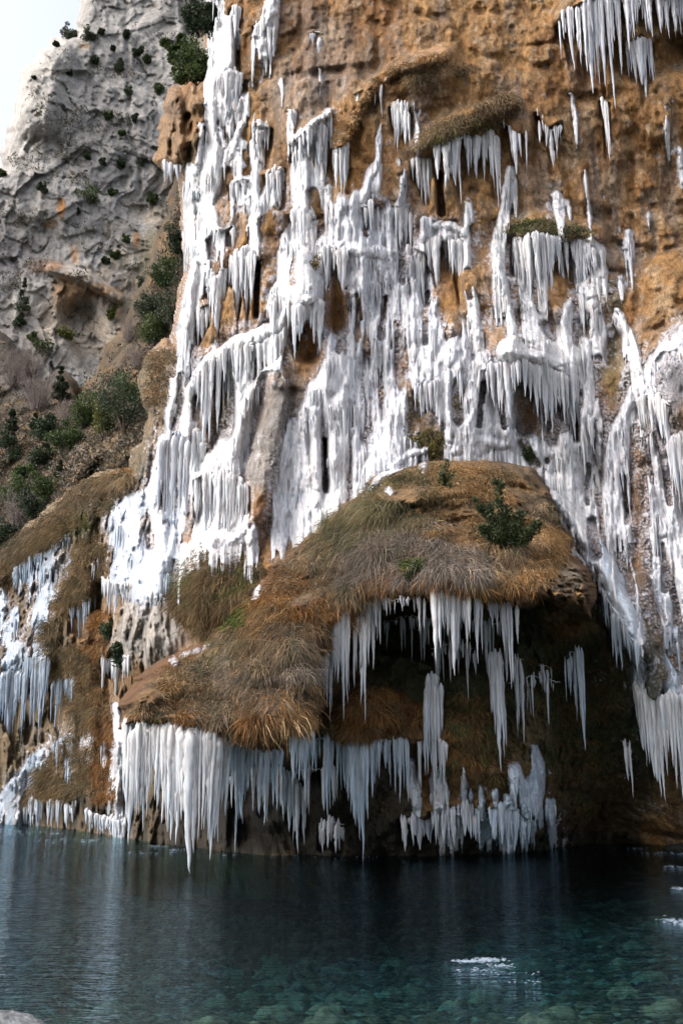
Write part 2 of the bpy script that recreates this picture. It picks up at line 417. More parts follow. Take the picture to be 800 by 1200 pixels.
grp('cluster', 'frosted ice cluster with a bell shaped skirt low on the cave wall', BLU)
grp('splash', 'icy crust beneath the long cave pillar', LIL)
grp('greyice0', 'long thin grey ice streak on the bare upper right wall', LIL)
grp('greyice1', 'wider grey ice streak right of the thin long streak', LIL)
grp('greyice2', 'faint ice smear beside the lone white patch', LIL)
grp('greyice3', 'small white ice knob on a lump of the right wall', LIL)
grp('greyice4', 'small ice smear high on the wall left of the right border', LIL)
grp('greyice5', 'white ice knob at the right border halfway up the upper wall', LIL)
grp('greyice6', 'faint ice line left of the long single spike', LIL)
grp('greyice7', 'small ice fleck under the corner curtain at the right', LIL)
grp('greyice8', 'tiny ice fleck near the right border under the corner curtain', LIL)
grp('greyice9', 'frosty ice smear beneath the wide blades', LIL)
grp('greyice10', 'small frosty smear beside the wide blades', LIL)
grp('greyice11', 'tiny ice fleck below the small icicle pair', LIL)
grp('patchice', 'small white ice patch stuck alone on the upper right cliff')
grp('slab', 'snow frosting on the dark bulging boulder at the right border', DBL)
# strokes: group, points (x, y, width px), thickness m, hole strength
F = [
('ribbon',[(246,-30,16),(252,10,14),(249,30,6)],.25,0),('ribbon',[(258,-30,8),(260,20,7)],.2,0),('ribbon',[(277,8,7),(279,38,5)],.25,0),
('ribbon',[(268,22,12),(268,60,17),(268,90,16)],.4,0),('ribbon',[(258,44,10),(258,90,12)],.3,0),('ribbon',[(249,54,14),(248,90,15),(248,118,16),(249,150,13),(250,185,20)],.35,0),
('ribbon',[(262,84,30),(270,95,34),(274,108,18)],.4,0),('ribbon',[(249,175,28),(247,205,30),(243,240,24),(240,275,20),(236,305,16)],.4,0),
('ribbon',[(258,150,8),(262,172,8)],.25,0),('ribbon',[(238,145,6),(233,180,9),(228,205,8)],.25,0),('ribbon',[(224,196,14),(222,230,14),(219,262,8)],.3,0),('ribbon',[(226,240,8),(226,272,7)],.2,0),
('ribbon',[(233,290,16),(228,320,16),(222,350,18),(216,385,20),(214,405,16),(221,425,7)],.3,.2),
('ribbon',[(214,400,12),(206,430,10),(200,460,12),(196,495,14),(188,530,16),(184,560,20),(176,580,22)],.25,.5),
('ribbon',[(240,270,14),(258,262,22),(274,268,18)],.2,.7),('ribbon',[(244,310,10),(246,330,8)],.15,.4),
('second',[(306,55,1),(304,90,5),(300,115,10),(298,135,14)],.12,.9),('second',[(330,94,7),(318,112,12),(303,130,14)],.15,.8),('second',[(288,115,20),(293,135,22),(295,150,14)],.2,.9),
('second',[(281,145,10),(277,160,12),(268,180,18),(262,195,10)],.25,0),('second',[(298,150,12),(298,200,14),(300,235,12),(298,262,14)],.25,.3),
('second',[(274,175,14),(284,195,10)],.2,.2),('second',[(276,214,12),(288,212,20),(296,230,14),(296,250,10)],.3,.1),
('second',[(330,198,10),(320,210,12),(308,230,14),(300,255,16),(298,280,20),(296,310,20)],.28,.2),('second',[(304,143,10),(312,150,12)],.3,0),
('topleft',[(322,-20,12),(318,10,16),(308,28,14),(302,40,12)],.35,0),('topleft',[(314,30,8),(317,55,7)],.25,0),
('arch',[(338,362,16),(320,384,18),(300,394,20),(282,402,22),(262,412,16),(244,422,14),(230,442,14),(222,462,14),(218,490,16),(219,512,20)],.45,.1),
('arch',[(218,500,20),(224,525,28),(230,545,18)],.35,.1),('arch',[(278,405,26),(284,430,24),(286,450,18)],.35,0),('arch',[(288,440,14),(276,475,18),(266,508,20),(258,535,26)],.4,.15),
('bell',[(330,425,14),(312,438,14),(296,462,18),(284,490,26),(272,520,34),(262,545,44)],.5,.1),('bell',[(262,550,54),(260,575,62),(260,600,60)],.55,0),('bell',[(258,618,56),(256,625,56)],.3,.2),
('middle',[(352,160,16),(362,150,12),(384,130,10)],.3,0),('middle',[(355,170,20),(352,200,26),(352,230,22),(354,260,26),(350,290,34)],.35,.25),
('middle',[(374,160,14),(378,185,14)],.3,0),('middle',[(386,218,10),(386,240,10)],.2,.2),('middle',[(345,270,30),(335,300,22),(328,330,20),(318,355,12)],.3,.2),('middle',[(365,250,10),(370,275,10)],.2,.7),
('middle',[(368,200,20),(372,225,20)],.12,1.1),('middle',[(328,340,22),(338,352,20)],.3,.4),('middle',[(340,130,4),(343,150,7)],.2,0),
('cone',[(356,300,20),(358,320,36),(358,345,46),(356,362,50)],.6,.05),('cone',[(372,365,12),(374,380,10)],.35,0),
('fan',[(447,146,3),(443,165,5),(444,182,6)],.2,0),('fan',[(443,185,9),(436,202,11),(430,218,12),(422,235,18)],.3,0),
('fan',[(424,235,34),(418,262,56),(412,285,76)],.35,.35),('fan',[(445,225,14),(450,250,30),(452,285,36)],.22,.5),('fan',[(400,240,20),(392,270,22),(385,292,20)],.25,.35),('fan',[(380,285,20),(412,292,20),(442,296,20)],.35,0),
('fan',[(470,225,4),(464,250,8),(462,270,10)],.2,.1),
('mass',[(432,300,50),(430,340,60),(425,380,70),(420,420,80)],.35,.45),('mass',[(470,300,30),(472,340,26),(468,380,30)],.3,.5),
('mass',[(425,430,90),(430,470,100),(440,510,100),(445,545,80)],.4,.35),('mass',[(480,360,40),(488,400,50),(490,440,40)],.3,.5),('mass',[(372,455,24),(368,475,22)],.4,.1),
('mass',[(395,425,30),(385,450,34)],.45,0),('mass',[(488,300,16),(485,330,14),(492,360,20)],.3,.2),('mass',[(500,260,16),(502,275,22)],.3,.1),
('mass',[(508,330,24),(510,380,28),(505,420,30)],.28,.7),('mass',[(470,470,26),(466,500,20),(462,525,16)],.35,.1),('mass',[(500,430,30),(516,440,16),(526,490,14),(524,512,14)],.28,.2),('mass',[(480,395,4),(512,425,30),(545,400,26),(550,380,20)],.3,.6),
('cloth',[(352,505,40),(352,545,60),(350,580,74),(345,602,60)],.2,.6),('cloth',[(370,470,30),(360,490,30)],.2,.6),('cloth',[(345,375,14),(335,400,14),(330,425,14)],.2,.5),
('columns',[(370,480,16),(370,530,17),(372,570,14)],.5,0),('columns',[(396,470,30),(394,520,34),(392,570,34),(390,600,26)],.45,.1),('columns',[(385,590,26),(372,620,30)],.3,.2),
('thread',[(549,238,10),(550,260,12),(548,285,10),(545,310,8)],.25,.3),('thread',[(505,265,8),(515,262,12),(530,265,10),(545,275,12)],.25,0),('thread',[(552,340,12),(555,360,16),(556,380,18)],.25,.2),('thread',[(590,300,4),(560,400,26),(545,430,26)],.2,.9),
('thread2',[(598,203,20),(592,220,12),(590,240,10),(586,260,12),(582,285,14),(585,310,22)],.28,.3),('thread2',[(580,318,26),(590,335,14),(596,360,12),(602,388,10)],.3,.1),
('mossfall',[(605,283,12),(610,310,12),(618,350,14),(622,372,20)],.3,0),('mossfall',[(626,276,14),(630,310,14),(636,350,10)],.3,0),('mossfall',[(620,372,24),(632,392,36),(650,412,26),(664,425,16)],.4,.05),
('mossright',[(678,290,20),(682,320,18),(682,340,16)],.3,.1),('mossright',[(690,288,20),(700,296,24),(704,320,20)],.25,.4),
('dome',[(604,396,10),(596,412,34),(610,425,44),(640,425,26),(660,425,18)],.7,0),('dome',[(655,434,18),(664,436,16)],.6,0),('dome',[(666,445,14),(672,480,12),(676,512,8)],.45,0),
('drapes',[(575,425,50),(565,450,60),(560,480,66),(556,510,60)],.4,.3),('drapes',[(548,395,30),(545,430,30)],.3,.7),('drapes',[(545,500,30),(535,525,22)],.3,.2),('drapes',[(541,450,10),(539,475,14)],.2,.2),
('drapes',[(585,440,26),(590,470,30),(588,500,30)],.45,.1),('drapes',[(566,505,16),(568,520,14)],.3,0),
('knobs',[(668,352,14),(662,365,24),(658,385,24),(664,405,22),(672,420,24)],.4,.3),('knobs',[(684,335,16),(694,345,14),(676,350,14)],.3,.4),('knobs',[(686,400,20),(690,430,18),(688,460,20),(684,490,20),(686,520,22)],.35,.3),
('knobs',[(700,380,30),(705,410,24)],.12,1.2),('knobs',[(702,472,18),(695,488,16)],.35,.2),('knobs',[(706,440,14),(704,465,12)],.12,1.2),('knobs',[(697,365,10),(699,382,10)],.3,0),('knobs',[(690,520,24),(690,560,24),(695,590,20)],.2,1.1),
('heap',[(580,500,26),(600,512,34),(630,530,40),(655,545,40),(672,570,40),(690,600,30)],.45,.4),('heap',[(560,515,20),(590,520,20)],.4,.3),('heap',[(603,490,14),(603,505,18)],.4,0),('heap',[(665,520,30),(668,545,34)],.4,.2),('heap',[(700,600,24),(704,620,16)],.25,.8),
('mass',[(500,528,8),(480,532,14),(455,548,12),(440,560,8)],.4,.1),
('sash',[(722,362,8),(730,380,14),(738,400,18),(746,430,20),(752,455,14)],.22,.3),('sash',[(727,325,6),(733,345,12)],.15,.6),
('ridge',[(806,385,20),(790,400,24),(770,425,30),(762,445,34),(745,460,24),(735,478,14),(722,500,12)],.28,0.15),('ridge',[(772,450,26),(765,462,38)],.3,0.1),
('broad',[(728,490,14),(722,520,34),(722,555,40),(722,590,38),(716,615,22),(714,636,8)],.3,.3),('broad',[(706,510,20),(702,550,14)],.15,1.1),('broad',[(745,480,6),(742,520,8),(747,545,6)],.15,.7),
('strips',[(760,500,10),(765,530,12),(772,560,14),(778,585,12)],.22,.3),('strips',[(757,562,14),(762,580,14)],.25,.3),('strips',[(736,600,10),(738,640,24),(742,680,26),(750,710,18)],.2,.5),
('strips',[(764,585,16),(768,620,18)],.25,.2),('strips',[(768,660,20),(774,700,24),(780,730,14)],.2,.6),('strips',[(752,470,6),(756,500,5)],.1,.4),
('rightfall',[(792,515,18),(794,560,22),(792,610,34),(796,660,24),(800,700,20)],.3,.25),('rightfall',[(770,600,20),(776,625,20)],.25,.3),('rightfall',[(798,740,18),(806,790,20)],.2,.7),
('river',[(634,572,12),(655,590,18),(676,612,24),(695,640,26),(712,668,26),(722,695,26),(734,725,26),(744,755,24),(752,778,20)],.8,.0),('river',[(655,610,18),(678,640,30),(700,680,30),(716,712,24)],.18,.5),
('foot',[(766,752,12),(774,775,18),(786,800,24),(794,830,26)],.35,.1),('foot',[(748,785,10),(754,805,14)],.35,0),('foot',[(798,755,10),(790,740,14)],.2,.8),
('apron',[(186,575,22),(160,592,36),(146,610,44),(150,635,50),(150,655,44),(140,675,30)],.28,.15),('apron',[(200,625,20),(185,650,40),(180,675,50),(170,690,40)],.25,.25),('apron',[(200,560,10),(198,600,16),(203,650,20)],.2,.5),
('apron',[(140,600,20),(150,588,14),(165,576,10)],.2,.4),('apron',[(196,480,10),(200,540,14),(203,580,12)],.3,.1),('apron',[(214,560,10),(214,600,12)],.25,.2),
('lip',[(290,632,14),(262,630,16),(235,632,14),(220,642,14),(213,660,8)],.3,.3),('lip',[(288,640,14),(270,650,14)],.15,.9),('cloth',[(325,600,30),(300,625,24)],.2,.7),('apron',[(215,500,8),(212,560,8)],.2,.3),
('bankice',[(80,650,10),(66,675,26),(52,700,30),(44,720,24)],.2,.6),('bankice',[(5,700,20),(0,690,14)],.3,.2),('bankice',[(18,715,20),(8,735,20)],.2,.7),('bankice',[(20,760,40),(10,780,40)],.2,.9),('bankice',[(50,745,30),(45,760,30)],.2,.8),
('bankice',[(82,625,6),(68,640,12),(52,650,14),(38,655,16),(26,672,12)],.2,.3),('bankice',[(60,632,8)],.2,.2),('bankice',[(38,648,8)],.25,0),
('lowbank',[(85,860,12),(60,875,18),(40,890,24),(20,915,22),(0,935,20),(-20,945,18)],.3,.25),('lowbank',[(40,915,12),(25,930,16),(14,945,12)],.25,.3),
('streaks0',[(105,855,12),(98,870,10),(94,885,3)],.2,.2),('streaks1',[(78,895,3),(62,920,5)],.12,.4),('streaks2',[(92,890,3),(85,910,5)],.12,.4),('streaks3',[(102,875,4),(98,905,4)],.1,.5),('streaks4',[(80,880,3),(72,900,5)],.12,.4),
('lumpy',[(136,828,8),(138,850,12),(137,880,14)],.22,.6),('lumpy',[(124,844,5),(126,875,6)],.15,.4),('lumpy',[(134,895,8),(128,920,8)],.18,.4),('lumpy',[(144,890,8),(140,930,12),(144,965,12)],.22,.5),
('cluster',[(582,930,16),(592,948,38),(598,965,34)],.4,.6),('cluster',[(624,875,8),(632,890,6),(625,905,12),(632,930,10)],.22,.7),('cluster',[(645,940,10),(648,970,7)],.25,.2),('cluster',[(600,905,24),(615,920,26)],.2,1.0),('cluster',[(560,930,24),(562,960,26)],.25,.8),('cluster',[(618,940,12),(622,970,8)],.2,.6),
('splash',[(512,905,16),(515,935,26),(520,965,30)],.25,.7),('splash',[(540,900,8),(545,950,16)],.2,.8),('splash',[(480,890,10),(490,930,12)],.15,.9),
('greyice0',[(684,200,3),(688,235,5),(691,270,4)],.08,.3),('greyice1',[(704,218,5),(712,245,14),(718,280,18)],.1,.9),('greyice2',[(655,245,16),(668,262,10)],.08,1.0),('greyice3',[(736,275,14),(734,290,12)],.25,.2),('greyice4',[(760,255,12)],.15,.6),('greyice5',[(795,175,10),(798,195,8)],.25,.1),('greyice6',[(668,110,4),(676,140,6)],.1,.5),('greyice7',[(780,125,6),(780,150,6)],.15,.4),('greyice8',[(787,120,4)],.1,.2),
('greyice9',[(460,180,12),(470,200,12),(472,215,8)],.15,.8),('greyice10',[(487,125,10),(490,150,8)],.12,.5),('greyice11',[(376,80,4),(378,95,4)],.1,.2),
('patchice',[(652,228,12),(658,238,16)],.25,0),
('slab',[(790,430,44),(796,455,40)],.06,1.0),('slab',[(806,410,24)],.1,.6),
]
F2 = [('rim0', [(495,531,14),(478,538,16),(458,551,12),(440,566,9),(425,585,5)], .3, .1), ('rim1', [(497,548,14),(512,556,10)], .12, .9), ('rim2', [(456,575,9)], .12, 0),
('patch0', [(303,690,12),(298,705,9),(288,718,6),(280,722,4)], .25, .2), ('patch1', [(240,758,4)], .1, 0), ('patch2',[(237,773,8)], .12, 0), ('patch3', [(205,775,12)], .12, .5), ('edge', [(215,768,8),(236,760,10),(246,755,5)], .15, .3)]
grp('rim0', 'long smooth snow strip lying on the crest of the grassy mound', LIL)
grp('rim1', 'thin snow crust just behind the snow strip on the mound', LIL)
grp('rim2', 'tiny snow fleck in the grass below the snow strip', LIL)
grp('patch0', 'snow patch beside the green moss on the left shoulder of the mound', LIL)
grp('patch1', 'tiny snow fleck on the left crest of the mound', LIL)
grp('patch2', 'small snow fleck lower on the left crest of the mound', LIL)
grp('patch3', 'pale snow patch on the grass near the pale rock slab', LIL)
grp('edge', 'thin crusty snow edge where the mound meets the pale rock', LIL)

BARE = [[(742,640,9),(756,690,15),(766,740,19),(768,790,23),(765,815,14)],[(318,450,22),(312,500,34),(306,550,34),(300,590,26)],[(395,305,12),(395,380,17)],[(614,455,16),(614,500,20)],[(655,322,14),(650,350,14)],
 [(520,318,9),(522,370,15)],[(302,310,7),(300,365,8)],[(381,515,4),(382,575,5)],[(675,450,6),(675,515,6)],[(357,392,26),(362,420,20)],[(538,450,12),(536,490,12)],[(486,465,14),(484,505,16)],[(572,300,7),(570,380,12)],
 [(720,395,14),(714,455,16)],[(697,650,12),(692,612,8)],[(268,200,9),(262,240,14),(262,262,8)],[(280,305,8),(270,300,6)],[(284,250,14),(278,290,8)],[(312,262,14),(318,325,12)],[(326,250,13),(320,295,12),(314,330,6)],
 [(366,225,10),(374,255,10)],[(558,268,12),(562,330,12)],[(753,540,8),(758,615,7)],[(778,560,4),(784,590,5)],[(262,455,20),(262,500,22)],[(228,470,8),(230,490,8)],[(244,340,6),(240,352,5)],[(267,345,8),(268,390,10),(250,398,6)],
 [(292,140,5),(288,160,8)],[(245,282,6),(248,300,6)],[(473,300,5),(470,330,6)],[(452,350,5),(447,395,8)],[(466,380,6),(468,440,5)],[(428,240,3),(430,275,4)],[(500,345,6),(498,400,6)],[(548,320,9),(550,350,6)],[(636,380,8),(648,395,8)],
 [(702,420,7),(706,470,8),(708,500,6)],[(690,545,5),(690,590,4)],[(612,520,8),(626,545,10)],[(640,540,6)],[(730,560,5),(734,610,6)],[(744,500,6),(748,560,6)],[(208,400,4),(204,440,5)],[(214,440,5),(208,470,6)],[(340,395,7),(335,440,8)],
 [(400,395,7),(395,410,7)],[(420,345,4),(424,375,4)],[(172,610,10),(176,640,8)],[(192,570,6),(190,600,6)],[(780,440,22),(795,465,26)],[(345,300,4),(342,330,5)],[(600,330,5),(602,360,5)],[(584,455,4),(590,500,5)],[(655,465,5),(652,510,7)],[(566,450,4),(560,500,4)],
 [(775,640,4),(778,690,6)],[(760,640,4),(762,670,5)],[(790,440,40),(800,460,40)],[(150,722,30),(178,735,46),(192,755,36)]]
def paint_ice(L, Ybase, strokes, drips=True, seed=3):
    T = np.full(L.X.shape, -0.4); ID = np.full(L.X.shape, -1); keys = list(G)
    S = P3(L.X, L.Yp, Ybase)
    wx = fbm(S, (2.4, 2.4, 0.8), 3, 81) * 4.0; wy = fbm(S, (2.4, 2.4, 1.2), 2, 83) * 3
    Sb = P3(L.X, L.Yp, np.full(L.X.shape, 28.0)); hol = 0.8 * fbm(Sb, (2.6, 2.6, 0.38), 3, 87) + 0.5 * fbm(Sb, (5.5, 5.5, 1.3), 3, 88) + 0.12; crust = fbm(S, (8, 8, 6), 3, 89); strk = fbm(Sb, (7, 7, 0.45), 3, 91)
    for key, pts, th, hs in strokes:
        mx = max(p[2] for p in pts) + 14
        w = window(L, min(p[0] for p in pts) - mx, max(p[0] for p in pts) + mx, min(p[1] for p in pts) - mx, max(p[1] for p in pts) + mx)
        X, Y = L.X[w] + wx[w], L.Yp[w] + wy[w]
        if X.size == 0: continue
        nar = {'ribbon': .86, 'second': .78, 'middle': .85, 'bankice': .52, 'lowbank': .52, 'apron': .92, 'strips': .85, 'knobs': .8, 'ridge': .95, 'sash': .85, 'mossfall': .85, 'thread2': .85, 'broad': .9, 'rightfall': .85, 'drapes': .93, 'heap': .9}.get(key, 1.0)
        q = strokeq(X, Y, [(p[0], p[1], p[2] * nar) for p in pts])
        f = np.where(q < 1, np.sqrt(np.clip(1 - q * q, 0, 1)), -(q - 1) * 1.2)
        t = th * f - (hs * {'mass': 1.9, 'drapes': 1.7, 'fan': 1.5, 'heap': 1.3, 'columns': 2.0}.get(key, 1.35) + 0.12) * 0.95 * np.clip(hol[w] + 0.06, 0, 1) * (0.4 + th)
        m = t > T[w]
        T[w] = np.where(m, t, T[w]); ID[w] = np.where(m, keys.index(key), ID[w])
    if drips:
        r = np.random.default_rng(seed)
        pos = np.argwhere((T > 0.07) & (L.Yp > -20) & (L.Yp < 1000))
        T1 = T.copy()
        smooth_ = {keys.index(z) for z in ('river', 'slab')}; half_ = {keys.index(z) for z in ('bell', 'cone', 'dome', 'broad', 'heap', 'apron', 'foot')}
        for k in r.choice(len(pos), min(len(pos), 11000), replace=False):
            i, j = pos[k]
            if ID[i, j] in smooth_ or (ID[i, j] in half_ and r.random() < 0.65): continue
            x, y = L.X[i, j], L.Yp[i, j]; b = T1[i, j]
            ln = r.uniform(10, 80) * (0.5 + min(b, .4) * 1.4); w0 = r.uniform(1.2, 3.6); r0 = w0 * 0.026
            w = window(L, x - 8, x + 8, y - 2, y + ln)
            X, Y = L.X[w], L.Yp[w]
            if X.size == 0: continue
            s = np.clip((Y - y) / ln, 0, 1)
            ww = w0 * (1 - s ** 2) * np.clip(s * 5, 0, 1) + 1e-3
            d = np.abs(X - x - lean(x, y, Y - y)) / ww
            pr = np.sqrt(np.clip(1 - d * d, 0, 1))
            t = (b * (1 - 0.93 * s ** 1.4) + r0 * 1.2) * pr ** 0.8 - 0.01
            t = np.where(T1[w] > 0.03, np.maximum(t * 0.8, T1[w] + r0 * 1.9 * pr * (1 - 0.7 * s)), t)
            t = np.where(d < 1, t, -1)
            m = t > T[w]
            ID[w] = np.where(m, ID[i, j], ID[w]); T[w] = np.where(m, t, T[w])
    for pts in (BARE if L is CL else []):
        mx = max(p[2] for p in pts) * 0.8 + 6
        w = window(L, min(p[0] for p in pts) - mx, max(p[0] for p in pts) + mx, min(p[1] for p in pts) - mx, max(p[1] for p in pts) + mx)
        q = strokeq(L.X[w] + wx[w], L.Yp[w] + wy[w], pts)
        T[w] = np.where(q < 1.5, np.minimum(T[w], (q - 1.0) * 0.35), T[w])
    pl = fbm(S, (1.3, 1.3, 0.7), 3, 93)
    T = T + np.where(T > -0.05, 0.012 * crust * (1 + 1.5 * np.clip(pl * 3, 0, 1)) + 0.08 * strk + 0.02 * pl * np.clip(T * 3, 0, 1), 0)
    return T, ID

